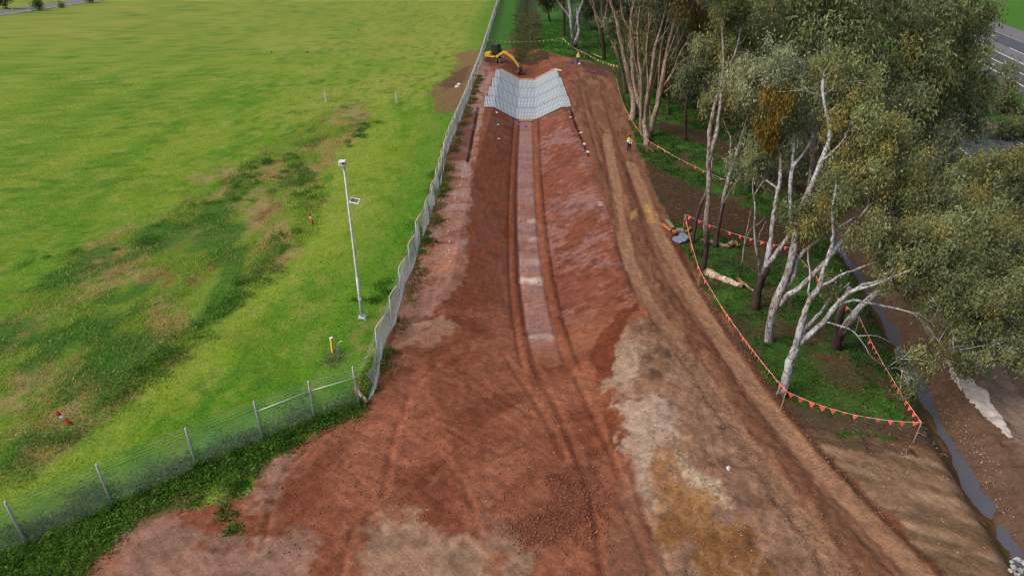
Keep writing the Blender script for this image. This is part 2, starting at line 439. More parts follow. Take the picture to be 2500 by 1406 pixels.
# ------------------------------------------------------------------ ground: one height field, painted by soil type, cut into its surfaces
def spaced(a, b, step): return list(np.arange(a, b, step))
def grow(start, step, end, k):
    out = []; v = start; s = step
    while v < end:
        v += s; s *= k; out.append(v)
    return out
xs_core = spaced(-28, -13, 0.2) + spaced(-13, 25, 0.11) + spaced(25, 34, 0.2)
XS = np.array([-v for v in grow(28, 0.16, 1500, 1.06)][::-1] + xs_core + grow(xs_core[-1], 0.16, 1500, 1.06))
ys = [13.0]
while ys[-1] < 260: ys.append(ys[-1] + max(0.118, 0.0060 * ys[-1]))
YS = np.array([-v for v in grow(-13, 0.3, 1200, 1.3)][::-1] + ys + grow(ys[-1], 1.8, 2500, 1.12))
NX, NY = len(XS), len(YS)
GX, GY = np.meshgrid(XS, YS)
X = GX.ravel(); Y = GY.ravel()
core = (1 - sstep(30, 38, np.abs(X - 3))) * sstep(8, 14, Y) * (1 - sstep(135, 150, Y))

def inside(x, y, poly):
    r = np.zeros(np.shape(x), bool)
    n = len(poly)
    for i in range(n):
        (ax, ay), (bx, by) = poly[i], poly[(i + 1) % n]
        c = (ay > y) != (by > y)
        with np.errstate(divide='ignore', invalid='ignore'):
            xi = (bx - ax) * (y - ay) / (by - ay + 1e-12) + ax
        r ^= c & (x < xi)
    return r
WN = (fbm(X, Y, 1.6, 3, 6, 0.62) - 0.5) * 2.6            # edge roughness, metres-ish
WF = (fbm(X, Y, 0.5, 9, 3, 0.6) - 0.5) * 2.2
WH = (fbm(X, Y, 0.26, 13, 2, 0.7) - 0.5) * 2.2
def pmask(px_poly, feather=0.3, rough=0.5, world_pts=False):
    pts = px_poly if world_pts else GXY(px_poly)
    xa = [p[0] for p in pts]; ya = [p[1] for p in pts]
    pad = feather + rough * 2 + 1
    sel = np.where((X > min(xa) - pad) & (X < max(xa) + pad) & (Y > min(ya) - pad) & (Y < max(ya) + pad))[0]
    m = np.zeros(len(X))
    if len(sel) == 0: return m
    x, y = X[sel], Y[sel]
    d, _, _ = seg_dist(x, y, list(pts) + [pts[0]])
    sdv = np.where(inside(x, y, pts), d, -d) + rough * (1.1 * WN[sel] + 0.6 * WF[sel] + 0.5 * WH[sel])
    m[sel] = sstep(-0.5 * feather, 0.5 * feather, sdv)
    return m
def lmask(px_line, half, feather=0.15, rough=0.1, world_pts=False):
    pts = px_line if world_pts else GXY(px_line)
    xa = [p[0] for p in pts]; ya = [p[1] for p in pts]
    pad = half + feather + rough * 2 + 0.5
    sel = np.where((X > min(xa) - pad) & (X < max(xa) + pad) & (Y > min(ya) - pad) & (Y < max(ya) + pad))[0]
    m = np.zeros(len(X)); al = np.zeros(len(X))
    x, y = X[sel], Y[sel]
    d, a, _ = seg_dist(x, y, pts)
    m[sel] = 1 - sstep(half - feather, half + feather, d + rough * WF[sel]); al[sel] = a
    return m, al

Z = macro(X, Y)
FIELD = [tuple(p) for p in FENCE_LINE]
FIELD = FIELD + [(FENCE_LINE[-1][0] + 60, 2400), (-1500, 2400), (-1500, FENCE_LINE[0][1] - 30)]
in_field = inside(X, Y, FIELD)
WORKS_PX = [(1178, 136), (1160, 175), (1140, 250), (1115, 320), (1085, 405), (1060, 480), (1030, 560), (1010, 640), (975, 720), (950, 790), (925, 870), (905, 940), (890, 1000), (800, 1040), (705, 1085), (645, 1140), (600, 1215), (470, 1240), (330, 1270), (250, 1350), (190, 1420), (120, 1500), (-300, 2400), (3200, 2400), (2640, 1700), (2470, 1395), (2375, 1235), (2290, 1110), (2200, 1075), (2050, 1062), (1930, 1030), (1880, 940), (1800, 830), (1715, 700), (1660, 590), (1640, 545), (1600, 480), (1570, 405), (1545, 330), (1515, 250), (1500, 185), (1440, 150), (1370, 138), (1280, 120)]
works = pmask(WORKS_PX, 0.18, 0.35)

# --- turf of the field: broad pale and lush bands, mown along the fence
u1 = fbm(X, Y * 0.28, 5.5, 21, 4); u2 = fbm(X, Y * 0.6, 1.2, 25, 3); u3 = fbm(X, Y, 22, 29, 3)
C = np.zeros((len(X), 3))
def mix(c, m, k=1.0):
    global C
    m = (m * k)[:, None]
    C = C * (1 - m) + np.asarray(c)[None, :] * m
C[:] = lin(114, 143, 38)
mix(lin(84, 130, 30), sstep(0.45, 0.65, u1), 0.6)
mix(lin(126, 146, 48), sstep(0.52, 0.36, u1), 0.6)
mix(lin(150, 150, 70), sstep(0.55, 0.75, u3) * sstep(60, 120, Y), 0.6)
mix(lin(135, 142, 62), sstep(90, 190, Y) * (X < 0), 0.55)
mix(lin(82, 116, 30), sstep(0.55, 0.75, u2), 0.45)
mix(lin(146, 152, 76), sstep(0.45, 0.28, u2), 0.4)
c1 = fbm(X, Y * 0.8, 0.9, 41, 4, 0.65); c2 = fbm(X, Y, 7.0, 43, 3)
mix(lin(58, 112, 34), sstep(0.57, 0.66, c1) * sstep(0.4, 0.6, c2), 0.6)
mix(lin(140, 146, 62), sstep(0.42, 0.33, c1), 0.5)
dfence, _, _ = seg_dist(X, Y, FENCE_LINE)
mix(lin(58, 120, 26), (1 - sstep(1.5, 6.5, dfence + WN)) * in_field, 0.5)
STRIP = [(0, 760), (160, 625), (420, 510), (600, 400), (800, 262), (890, 250), (912, 300), (840, 360), (790, 420), (780, 560), (700, 640), (560, 760), (440, 870), (300, 1010), (180, 1085), (0, 1200), (-300, 1330), (-300, 950)]
strip = pmask(STRIP, 0.8, 1.2) * in_field
mix(lin(108, 130, 46), strip, 0.7)
mix(lin(150, 132, 86), strip * sstep(0.52, 0.66, fbm(X, Y * 0.55, 2.6, 33, 4)), 0.8)
mix(lin(64, 108, 36), strip * sstep(0.54, 0.68, fbm(X, Y * 0.5, 3.0, 37, 4)), 0.85)
mix(lin(122, 96, 60), strip * sstep(0.68, 0.76, fbm(X, Y * 0.6, 1.8, 39, 4)), 0.7)
MOW = [(-150, 1290), (60, 1190), (260, 1080), (400, 960), (560, 800), (700, 680), (800, 570), (850, 440), (900, 370), (960, 300), (930, 250), (860, 232)]
mm, _ = lmask(MOW, 0.9, 0.9, 0.8); mix(lin(134, 152, 54), mm * in_field, 0.5)
DRY = [[(800, 300), (830, 262), (890, 252), (905, 285), (850, 310)], [(0, 930), (60, 940), (95, 990), (40, 1010), (0, 1005)], [(120, 690), (280, 660), (330, 690), (180, 720)], [(345, 740), (410, 715), (420, 745), (360, 770)], [(460, 430), (560, 400), (600, 420), (480, 460)], [(300, 700), (230, 640), (330, 620), (370, 660)], [(560, 500), (640, 460), (660, 500), (600, 530)], [(860, 790), (900, 780), (930, 760), (915, 850), (880, 870)]]
for pl in DRY: mix(lin(152, 134, 92), pmask(pl, 0.9, 0.9) * sstep(0.35, 0.6, fbm(X, Y, 0.8, 35, 3)), 0.75)
BARE = [(1048, 225), (1100, 180), (1120, 150), (1110, 135), (1150, 122), (1178, 130), (1155, 190), (1130, 255), (1090, 275), (1055, 262)]
mix(lin(128, 98, 72), pmask(BARE, 0.5, 1.2) * in_field, 0.9)
mix(lin(96, 72, 56), pmask([(1070, 200), (1120, 172), (1150, 160), (1130, 200), (1090, 225)], 0.4, 0.8) * in_field, 0.8)
mix(lin(112, 92, 56), (1 - sstep(0.2, 0.9, dfence + 0.8 * WN)) * (Y > 28), 0.75)
verge = (~in_field) * (X < -4) * (Y < 60)
mix(lin(100, 88, 54), verge * sstep(0.42, 0.58, fbm(X, Y, 1.1, 45, 4)), 0.85)
wet = np.zeros(len(X)); cleat = np.zeros((len(X), 3))

# --- wood floor to the right and beyond the works
right = (~in_field)
wl1 = fbm(X, Y, 3.2, 51, 4); wl2 = fbm(X, Y, 1.0, 57, 3)
m = right * 1.0
m = m * (1 - verge)
mix(lin(52, 88, 30), m)
mix(lin(70, 118, 38), m * sstep(0.5, 0.66, wl1), 0.7)
mix(lin(84, 64, 48), m * sstep(0.535, 0.64, fbm(X, Y, 2.2, 61, 5, 0.62)), 0.8)
mix(lin(40, 62, 26), m * sstep(0.52, 0.7, wl2), 0.5)
mix(lin(74, 52, 42), pmask([(1575, 395), (1640, 430), (1760, 480), (1900, 545), (1990, 600), (1960, 640), (1850, 610), (1700, 560), (1640, 545), (1590, 470)], 0.4, 0.5), 0.92)
mix(lin(66, 46, 36), pmask([(1600, 290), (1700, 320), (1900, 400), (2100, 500), (2090, 540), (1900, 440), (1700, 350), (1610, 320)], 0.4, 0.6), 0.85)
mix(lin(90, 72, 52), pmask([(2000, 880), (2060, 870), (2110, 930), (2090, 975), (2030, 960)], 0.8, 1.0), 0.8)
mix(lin(86, 70, 56), pmask([(1905, 985), (2040, 1010), (2230, 1040), (2320, 1090), (2290, 1110), (2200, 1076), (2050, 1062), (1930, 1032)], 0.35, 0.4), 0.9)
mix(lin(60, 98, 34), pmask([(1885, 890), (1960, 905), (2080, 960), (2180, 1000), (2220, 1030), (2120, 1010), (1960, 985), (1900, 930)], 0.3, 0.5), 0.8)
VER = (X > 70) * (Y > 60) * 1.0
mix(lin(74, 122, 40), VER, 0.8)
# old drain beyond the works
dd, _, _ = seg_dist(X, Y, list(zip(CHX[9:], CHY[9:])))
old = (Y > 126) * right
mix(lin(62, 108, 36), old * (1 - sstep(6, 10, dd + 2 * WN)), 0.9)
mix(lin(58, 62, 38), old * (1 - sstep(2.2, 3.6, dd + 1.0 * WN)), 0.85)
mix(lin(52, 46, 36), old * (1 - sstep(0.4, 1.5, dd + 0.9 * WN)), 0.8)
# --- banks of the ditch
d_, a_, s_ = seg_dist(X, Y, DITCH)
okY = (Y < 66) & (Y > -10)
rb = (s_ > 0) & okY
mix(lin(150, 128, 110), rb * (1 - sstep(9, 12, d_ + WN)), 0.95)
mix(lin(100, 78, 62), rb * (1 - sstep(1.8, 2.8, d_ + 0.5 * WN)), 0.95)
mix(lin(122, 100, 84), rb * sstep(0.5, 0.65, fbm(X, Y, 0.9, 71, 4)) * (d_ > 2.2) * (d_ < 12), 0.5)
mix(lin(112, 92, 78), rb * (np.sin(d_ * 3.1 + WN) > 0.55) * (d_ > 3.4) * (d_ < 11), 0.6)
mix(lin(110, 82, 56), (s_ < 0) * okY * (1 - sstep(0.5, 1.3, d_ + 0.3 * WN)), 0.9)
mix(lin(176, 160, 146), lmask([(2255, 770), (2280, 830), (2312, 885)], 0.07, 0.06, 0.2)[0], 0.6)

# --- works: red subsoil
wk = works
mix(lin(124, 72, 52), wk)
r1 = fbm(X, Y * 0.7, 3.0, 81, 5); r2 = fbm(X * 0.8, Y, 1.1, 85, 4); r3 = fbm(X, Y, 0.45, 87, 3)
mix(lin(106, 58, 41), wk * sstep(0.5, 0.62, r1), 0.5)
mix(lin(142, 92, 72), wk * sstep(0.5, 0.38, r1), 0.5)
mix(lin(96, 56, 40), wk * sstep(0.58, 0.7, r2), 0.5)
mix(lin(150, 98, 76), wk * sstep(0.42, 0.30, r2), 0.45)
# channel slopes, dark left and smeared pink right, the pink painting in wet sheen
xc = np.interp(Y, CHY, CHX)
lsl = (X < xc - 1.0) * (X > -4.3) * sstep(36, 42, Y) * (Y < 91.5) * wk
mix(lin(112, 62, 42), lsl, 0.75); wet = np.maximum(wet, lsl * (0.05 + 0.3 * sstep(0.5, 0.64, fbm(X, Y * 0.4, 1.6, 93, 4))))
mix(lin(124, 70, 48), lsl * sstep(0.5, 0.6, fbm(X * 0.25, Y, 1.2, 91, 4)), 0.6)
rsl = (X > xc + 1.4) * (X < 8.2) * sstep(36, 40, Y) * (Y < 91.5) * wk
sm = sstep(0.46, 0.60, 0.55 * fbm(X + 0.7 * Y, (Y - 0.5 * X) * 2.2, 1.1, 95, 5, 0.65) + 0.45 * fbm(X, Y * 0.5, 2.6, 96, 3))
mix(lin(128, 78, 60), rsl, 0.7)
mix(lin(158, 112, 100), rsl * sm, 0.55); wet = np.maximum(wet, rsl * sm * 0.7)
mix(lin(96, 54, 38), rsl * sstep(0.58, 0.66, fbm(X + 0.7 * Y, (Y - 0.5 * X) * 2.2, 1.2, 97, 4)), 0.6)
# damp bench beside the fence
BENCH = [(1180, 140), (1205, 175), (1180, 262), (1150, 395), (1150, 480), (1140, 600), (1130, 690), (1060, 760), (1000, 850), (950, 860), (980, 740), (1020, 640), (1050, 540), (1080, 440), (1110, 340), (1135, 262), (1160, 180)]
bn = pmask(BENCH, 0.25, 0.4)
mix(lin(152, 106, 90), bn, 0.8)
cr = sstep(0.56, 0.62, fbm(X * 0.7 + Y * 0.4, Y * 1.5, 1.0, 101, 4))
mix(lin(118, 70, 54), bn * cr, 0.75)
pond = bn * sstep(0.52, 0.64, fbm(X, Y, 1.7, 103, 3))
mix(lin(168, 128, 116), pond, 0.5); wet = np.maximum(wet, bn * 0.35 + 0.45 * pond)
mix(lin(182, 150, 140), pmask([(1165, 170), (1200, 180), (1180, 250), (1140, 262), (1150, 210)], 0.3, 0.6) * sstep(0.45, 0.6, r3), 0.6)
mix(lin(112, 62, 38), pmask([(1120, 270), (1170, 270), (1143, 395), (1088, 392), (1105, 330)], 0.15, 0.25), 0.92)
mix(lin(178, 142, 120), pmask([(1010, 790), (1080, 770), (1115, 800), (1060, 840), (1000, 850)], 0.3, 0.5), 0.5)
mix(lin(186, 120, 88), pmask([(1040, 600), (1120, 590), (1140, 650), (1060, 670), (1020, 660)], 0.4, 0.5), 0.35)
# channel floor
fl = (1 - sstep(0.86, 0.98, np.abs(X - xc))) * sstep(33.5, 35, Y) * (Y < 91.5) * wk
mix(lin(148, 104, 94), fl, 0.95)
mix(lin(122, 80, 68), fl * sstep(0.5, 0.62, fbm(X * 0.35, Y, 0.9, 111, 4)), 0.6)
wet = np.maximum(wet, fl * (0.35 + 0.5 * sstep(0.5, 0.6, fbm(X * 0.5, Y, 1.8, 113, 3))))
for px, py, ry, k in ((1293, 685, 0.55, 0.95), (1300, 540, 0.5, 0.5), (1300, 585, 0.5, 0.35), (1325, 822, 0.35, 0.4), (1312, 640, 0.7, 0.25)):
    p = G(px, py); q = np.exp(-((Y - p[1] + 0.25 * WF) / ry) ** 4) * fl
    if py == 540 or py == 585: q = q * sstep(-0.1, 0.3, X - xc)
    mix(lin(205, 178, 164), q, k); wet = np.maximum(wet, q * 0.95); Z = Z - 0.0 * q  # pale sheen of the pools painted into the muddy film's colour
# ridges at the toe of the slopes, left by the bucket
for off, w_ in ((-1.22, 0.24), (1.30, 0.30)):
    q = np.exp(-((X - xc - off) / w_) ** 2) * sstep(31, 34, Y) * (Y < 91.5) * wk
    mix(lin(124, 70, 48), q, 0.7); wet = wet * (1 - 0.8 * q)
    Z = Z + (0.10 + 0.05 * WF) * q
    for o2 in (-0.42, 0.36):
        q2 = np.exp(-((X - xc - off - o2) / 0.09) ** 2) * sstep(31, 34, Y) * (Y < 91.5) * wk
        mix(lin(78, 40, 26), q2, 0.75); Z = Z - 0.07 * q2
tl_, ta_ = lmask([(1252, 560), (1252, 680), (1262, 760), (1282, 840), (1310, 910)], 0.26, 0.08, 0.05); cleat[:, 0] = np.where(tl_ > 0.05, ta_, cleat[:, 0]); cleat[:, 1] = np.maximum(cleat[:, 1], tl_ * 0.5)
# anchor trenches
for pts in ([(1168, 262), (1160, 305), (1143, 395)], [(1396, 268), (1405, 300), (1422, 340), (1440, 380)]):
    q, _ = lmask(pts, 0.14, 0.10, 0.05); Z = Z - 0.28 * q; mix(lin(58, 30, 20), q, 0.85)
q, _ = lmask([(1178, 262), (1172, 300), (1155, 395)], 0.22, 0.18, 0.2); mix(lin(170, 134, 120), q * sstep(0.4, 0.6, r3), 0.6)
# bowl in front: swept arcs, red crumbs
bowl = wk * (Y < 36) * (X < 6.5)
arc = fbm(np.hypot(X - 14, Y - 12) * 1.0, np.arctan2(Y - 12, X - 14) * 3.0, 1.2, 121, 5)
mix(lin(142, 88, 67), bowl * sstep(0.52, 0.60, arc), 0.4)
mix(lin(104, 58, 40), bowl * sstep(0.46, 0.38, arc), 0.4)
for pts, w_, k_ in (([(1062, 893), (1030, 925), (1000, 962), (975, 1030), (955, 1100), (942, 1160), (930, 1210)], .16, .6), ([(1225, 862), (1270, 930), (1315, 1000), (1350, 1060), (1380, 1130)], .12, .5), ([(1290, 880), (1330, 950), (1362, 1010), (1400, 1100), (1430, 1180), (1455, 1290), (1470, 1420)], .14, .65), ([(1400, 920), (1440, 1005), (1475, 1080), (1505, 1150), (1540, 1240)], .14, .6), ([(1050, 1030), (1110, 1060), (1170, 1090), (1230, 1110), (1290, 1085)], .10, .5), ([(1120, 900), (1190, 940), (1250, 990), (1300, 1020)], .10, .45), ([(1535, 1130), (1560, 1230), (1600, 1320), (1650, 1430)], .12, .7), ([(1500, 1180), (1530, 1260), (1570, 1350), (1600, 1430)], .10, .5), ([(940, 880), (1000, 900), (1080, 930), (1160, 950), (1240, 950)], .09, .35), ([(1060, 1090), (1130, 1180), (1160, 1260)], .08, .4), ([(700, 1150), (760, 1080), (840, 1030), (900, 1000)], .10, .45), ([(640, 1350), (655, 1250), (690, 1160), (720, 1100)], .10, .5), ([(860, 1290), (840, 1350), (830, 1420)], .12, .4)):
    q, al = lmask(pts, w_, w_ * 0.7, 0.12); q = q * sstep(-0.5, 0.1, WN + 0.3)
    mix(lin(84, 44, 31), q, k_); Z = Z - 0.05 * q * core
    q2, _ = lmask([(p_[0] + 16, p_[1] - 3) for p_ in pts], w_ * 1.3, w_, 0.15); mix(lin(150, 96, 74), q2, 0.28); Z = Z + 0.03 * q2 * core
mix(lin(155, 96, 76), pmask([(905, 950), (990, 930), (1040, 900), (1060, 930), (1010, 1010), (960, 1080), (900, 1060)], 0.3, 0.5), 0.5)
mix(lin(152, 94, 72), pmask([(980, 1040), (1060, 1000), (1100, 1090), (1080, 1140), (980, 1150), (950, 1110)], 0.3, 0.4), 0.55)
mix(lin(98, 50, 32), pmask([(1440, 860), (1500, 770), (1552, 745), (1530, 800), (1505, 880), (1490, 960), (1455, 920)], 0.25, 0.3), 0.85)
mix(lin(106, 56, 38), pmask([(1478, 985), (1510, 985), (1525, 1060), (1522, 1120), (1490, 1090), (1470, 1030)], 0.15, 0.2), 0.85)
mix(lin(82, 46, 34), pmask([(1340, 1160), (1460, 1140), (1480, 1230), (1440, 1300), (1250, 1330), (1190, 1290), (1330, 1250)], 0.5, 0.6), 0.6)
# paler scraped subsoil in the foreground
BEIGE = [[(880, 1270), (980, 1260), (1070, 1280), (1130, 1310), (1200, 1270), (1240, 1310), (1300, 1360), (1290, 1430), (900, 1430), (860, 1340)], [(220, 1406), (330, 1280), (430, 1270), (560, 1300), (640, 1370), (640, 1430), (200, 1430)], [(630, 1130), (700, 1100), (740, 1080), (690, 1180), (660, 1270), (620, 1230)], [(640, 1320), (720, 1280), (760, 1340), (740, 1430), (640, 1430)]]
for k, pl in enumerate(BEIGE):
    q = pmask(pl, 0.7, 0.95) * wk
    mix(lin(150, 118, 98) if k == 0 else lin(140, 104, 90), q * sstep(0.36, 0.5, r2 * 0.5 + r1 * 0.5 + 0.04), 0.85)
    mix(lin(104, 80, 64), q * sstep(0.56, 0.64, r2), 0.5)
    wet = np.maximum(wet, q * 0.25)
SIDE = [(1500, 900), (1520, 800), (1570, 775), (1640, 800), (1720, 880), (1800, 1000), (1880, 1100), (1960, 1220), (2060, 1330), (2120, 1430), (1620, 1430), (1570, 1250), (1530, 1120), (1510, 990)]
sd2 = pmask(SIDE, 0.25, 0.35)
mix(lin(142, 108, 90), sd2, 0.9)
mix(lin(110, 80, 64), sd2 * sstep(0.52, 0.64, r2), 0.65)
mix(lin(84, 60, 50), sd2 * sstep(0.62, 0.70, r2 * 0.6 + r3 * 0.4), 0.6)
mix(lin(172, 148, 134), pmask([(1505, 990), (1600, 960), (1640, 1010), (1650, 1070), (1610, 1110), (1590, 1160), (1620, 1220), (1640, 1260), (1590, 1240), (1545, 1150), (1520, 1080)], 0.4, 0.6), 0.75)
mix(lin(168, 146, 128), pmask([(1505, 900), (1545, 830), (1575, 850), (1560, 900), (1530, 960), (1500, 945)], 0.5, 0.8), 0.5)
mix(lin(206, 186, 160), pmask([(1640, 1090), (1680, 1140), (1740, 1170), (1785, 1220), (1770, 1245), (1700, 1200), (1650, 1140)], 0.4, 0.6), 0.6)
for pl in ([(1580, 1110), (1600, 1085), (1640, 1095), (1655, 1160), (1670, 1200), (1720, 1195), (1760, 1240), (1740, 1300), (1640, 1340), (1600, 1310), (1620, 1230), (1590, 1170)], [(1700, 1330), (1800, 1290), (1860, 1340), (1880, 1430), (1740, 1430)]):
    q = pmask(pl, 0.5, 0.8); mix(lin(142, 98, 56), q, 0.75); mix(lin(116, 76, 44), q * sstep(0.5, 0.62, r2), 0.6)
tw = fbm(X * 1.4 - 0.5 * Y, Y * 0.8 + 0.4 * X, 0.7, 145, 5, 0.7)
mix(lin(96, 68, 54), sd2 * sstep(0.56, 0.64, tw), 0.35); mix(lin(160, 134, 116), sd2 * sstep(0.42, 0.36, tw), 0.3)
Z = Z + core * sd2 * (tw - 0.5) * 0.22
mix(lin(120, 84, 68), pmask([(1545, 1090), (1560, 1200), (1600, 1330), (1640, 1430), (1480, 1430), (1490, 1290), (1500, 1180)], 0.2, 0.3), 0.6)
# raked ground between haul road and ditch
RAKE = [(1940, 1040), (2060, 1066), (2200, 1080), (2290, 1115), (2375, 1240), (2470, 1400), (2480, 1440), (2310, 1440), (2180, 1270), (2040, 1130)]
rk = pmask(RAKE, 0.35, 0.35)
mix(lin(128, 100, 80), rk, 0.95)
rr = fbm((X - 0.45 * (Y - 20)) * 0.35, (Y + 0.45 * X) * 2.2, 1.1, 131, 4)
mix(lin(98, 78, 58), rk * sstep(0.5, 0.62, rr), 0.75)
mix(lin(150, 124, 102), rk * sstep(0.47, 0.36, rr), 0.6)
mix(lin(72, 56, 46), pmask([(1935, 1030), (2050, 1062), (2200, 1078), (2250, 1110), (2120, 1110), (2000, 1085)], 0.25, 0.4), 0.65)
# haul road: tracked bench, two wheelings with a churned strip between
HAUL = [(1395, 172), (1505, 185), (1520, 260), (1545, 330), (1575, 410), (1610, 495), (1650, 570), (1700, 680), (1790, 820), (1880, 945), (1970, 1060), (2080, 1180), (2190, 1290), (2300, 1420), (2020, 1420), (1900, 1200), (1800, 1040), (1700, 900), (1620, 790), (1570, 720), (1500, 560), (1450, 400), (1400, 270)]
hl = pmask(HAUL, 0.3, 0.3)
mix(lin(118, 82, 64), hl, 0.9)
mix(lin(142, 100, 78), hl * sstep(0.5, 0.62, fbm(X * 1.6, Y * 0.35, 1.2, 141, 4)), 0.6)
mix(lin(88, 54, 42), hl * sstep(0.55, 0.66, fbm(X * 2.2, Y * 0.3, 1.2, 143, 4)), 0.6)
WHEEL = [[(1480, 330), (1498, 430), (1512, 540), (1535, 640), (1572, 725), (1640, 820), (1720, 930), (1800, 1050), (1900, 1190), (1990, 1310), (2060, 1420)],
         [(1540, 400), (1572, 480), (1608, 570), (1650, 650), (1712, 760), (1790, 880), (1870, 990), (1960, 1100), (2060, 1210), (2160, 1310), (2260, 1420)]]
q, _ = lmask([(1520, 420), (1560, 560), (1612, 690), (1680, 790), (1760, 900), (1840, 1025), (1930, 1145), (2030, 1265), (2150, 1400)], 0.46, 0.2, 0.35)
mix(lin(100, 68, 52), q, 0.6); Z = Z + (0.10 + 0.16 * WF) * q * core
q, _ = lmask([(1640, 560), (1690, 690), (1755, 790), (1840, 905), (1930, 1030), (2030, 1150), (2130, 1260), (2240, 1360), (2300, 1420)], 0.30, 0.2, 0.3)
mix(lin(76, 44, 34), q, 0.75); Z = Z + (0.08 + 0.12 * WF) * q * core
q, _ = lmask([(1500, 600), (1540, 700), (1600, 790), (1680, 900), (1750, 1000), (1820, 1110), (1900, 1230)], 0.22, 0.15, 0.25)
mix(lin(84, 56, 44), q, 0.6); Z = Z + (0.05 + 0.08 * WF) * q * core
for wpts in WHEEL:
    q, al = lmask(wpts, 0.50, 0.12, 0.10)
    mix(lin(150, 113, 90), q, 0.8)
    cleat[:, 0] = np.where(q > 0.02, al, cleat[:, 0]); cleat[:, 1] = np.maximum(cleat[:, 1], q * sstep(-0.1, 0.35, WN) * (0.5 + 0.5 * sstep(-.2, .3, WF)))
    Z = Z - 0.05 * q * core
for wpts, w_ in (([(1430, 220), (1462, 330), (1490, 450), (1510, 560)], 0.2), ([(1465, 220), (1500, 330), (1535, 430), (1575, 540)], 0.2), ([(1410, 200), (1436, 300), (1470, 420)], 0.16)):
    q, al = lmask(wpts, w_, 0.1, 0.1); mix(lin(82, 50, 40), q, 0.5); Z = Z - 0.04 * q * core
mix(lin(176, 132, 80), pmask([(1575, 500), (1590, 500), (1603, 545), (1580, 545)], 0.1, 0.1), 0.7)
mix(lin(168, 128, 84), pmask([(1535, 520), (1555, 510), (1560, 530), (1540, 540)], 0.1, 0.15), 0.6)
mix(lin(190, 168, 158), pmask([(1458, 492), (1470, 492), (1474, 504), (1462, 504)], 0.08, 0.08), 0.7)
# pit and churned lip beyond the mats
mix(lin(118, 60, 40), pmask([(1208, 172), (1245, 172), (1270, 190), (1305, 190), (1345, 172), (1362, 172), (1310, 160), (1235, 158)], 0.3, 0.4), 0.9)
mix(lin(92, 68, 60), pmask([(1195, 150), (1260, 152), (1330, 160), (1400, 148), (1500, 160), (1505, 178), (1400, 165), (1340, 170), (1300, 178), (1240, 165), (1190, 162)], 0.4, 0.9), 0.55)
mix(lin(52, 38, 34), pmask([(1262, 128), (1330, 125), (1345, 140), (1310, 156), (1265, 152)], 0.4, 1.0), 0.85)
mix(lin(74, 50, 46), pmask([(1400, 150), (1470, 160), (1505, 180), (1500, 195), (1440, 180)], 0.3, 0.6), 0.6)
# direction the machines worked in: across / along coordinates for fine streaks
flow = np.stack([X, Y * 0.14, works], 1)
RB_ = np.hypot(X - 16, Y - 10); AB_ = np.arctan2(Y - 10, X - 16)
bw = sstep(38, 32, Y)[:, None]
flow = flow * (1 - bw) + np.stack([(X + 1.05 * Y) * 0.62 + 0.25 * np.sin(X * 0.35), (X - Y) * 0.10, works], 1) * bw
hq = (hl > 0.3) | (rk > 0.4)
fx_ = X - np.interp(Y, [15, 20, 25, 30, 36, 42, 50, 60, 80, 120], [21.0, 16.5, 13.5, 11.8, 10.3, 9.6, 9.4, 9.6, 10.4, 12.0])
flow[hq] = np.stack([fx_, Y * 0.12, works], 1)[hq]
rq = rsl > 0.5
flow[rq] = np.stack([(X + 0.8 * Y) * 0.16, (Y - 0.8 * X) * 0.9, works], 1)[rq]
flow[:, 2] = np.maximum(works, rb * (d_ < 12) * 0.8)
# soil texture relief
relief = core * np.maximum(works, rb * (d_ < 12) * 0.9)
Z = Z + relief * ((fbm(X, Y, 1.1, 151, 4) - 0.5) * 0.16 + (fbm(X, Y, 0.35, 155, 2) - 0.5) * 0.05) * (1 - 0.75 * fl) * (1 - 0.5 * rsl)
Z = Z + core * rsl * (fbm(X + 0.7 * Y, (Y - 0.5 * X) * 1.4, 0.9, 157, 3) - 0.5) * 0.14
Z = Z + core * rk * (rr - 0.5) * 0.10
Z = Z + core * (1 - works) * ((fbm(X, Y, 2.0, 161, 4) - 0.5) * 0.22)
cr2 = rb * (1 - sstep(1.8, 3.2, d_)) * sstep(0.15, 0.5, d_)
Z = Z + core * cr2 * (fbm(X, Y, 0.8, 165, 4, 0.65) - 0.5) * 0.62
Z = Z + core * okY * np.exp(-((d_ - 0.45) / 0.4) ** 2) * (fbm(X, Y, 1.0, 167, 4, 0.6) - 0.5) * 0.55
Z = Z + 0.22 * okY * (1 - sstep(0.2, 0.9, d_)) * (1 - sstep(17.4, 18.6, Y)) * (Y > 10)
Z = np.where((Y > 91.3) & (Y < 117.8) & (X > -4.2) & (X < 8.3), macro(X, Y) - 0.05, Z)
C = np.clip(C, 0.004, 0.9)

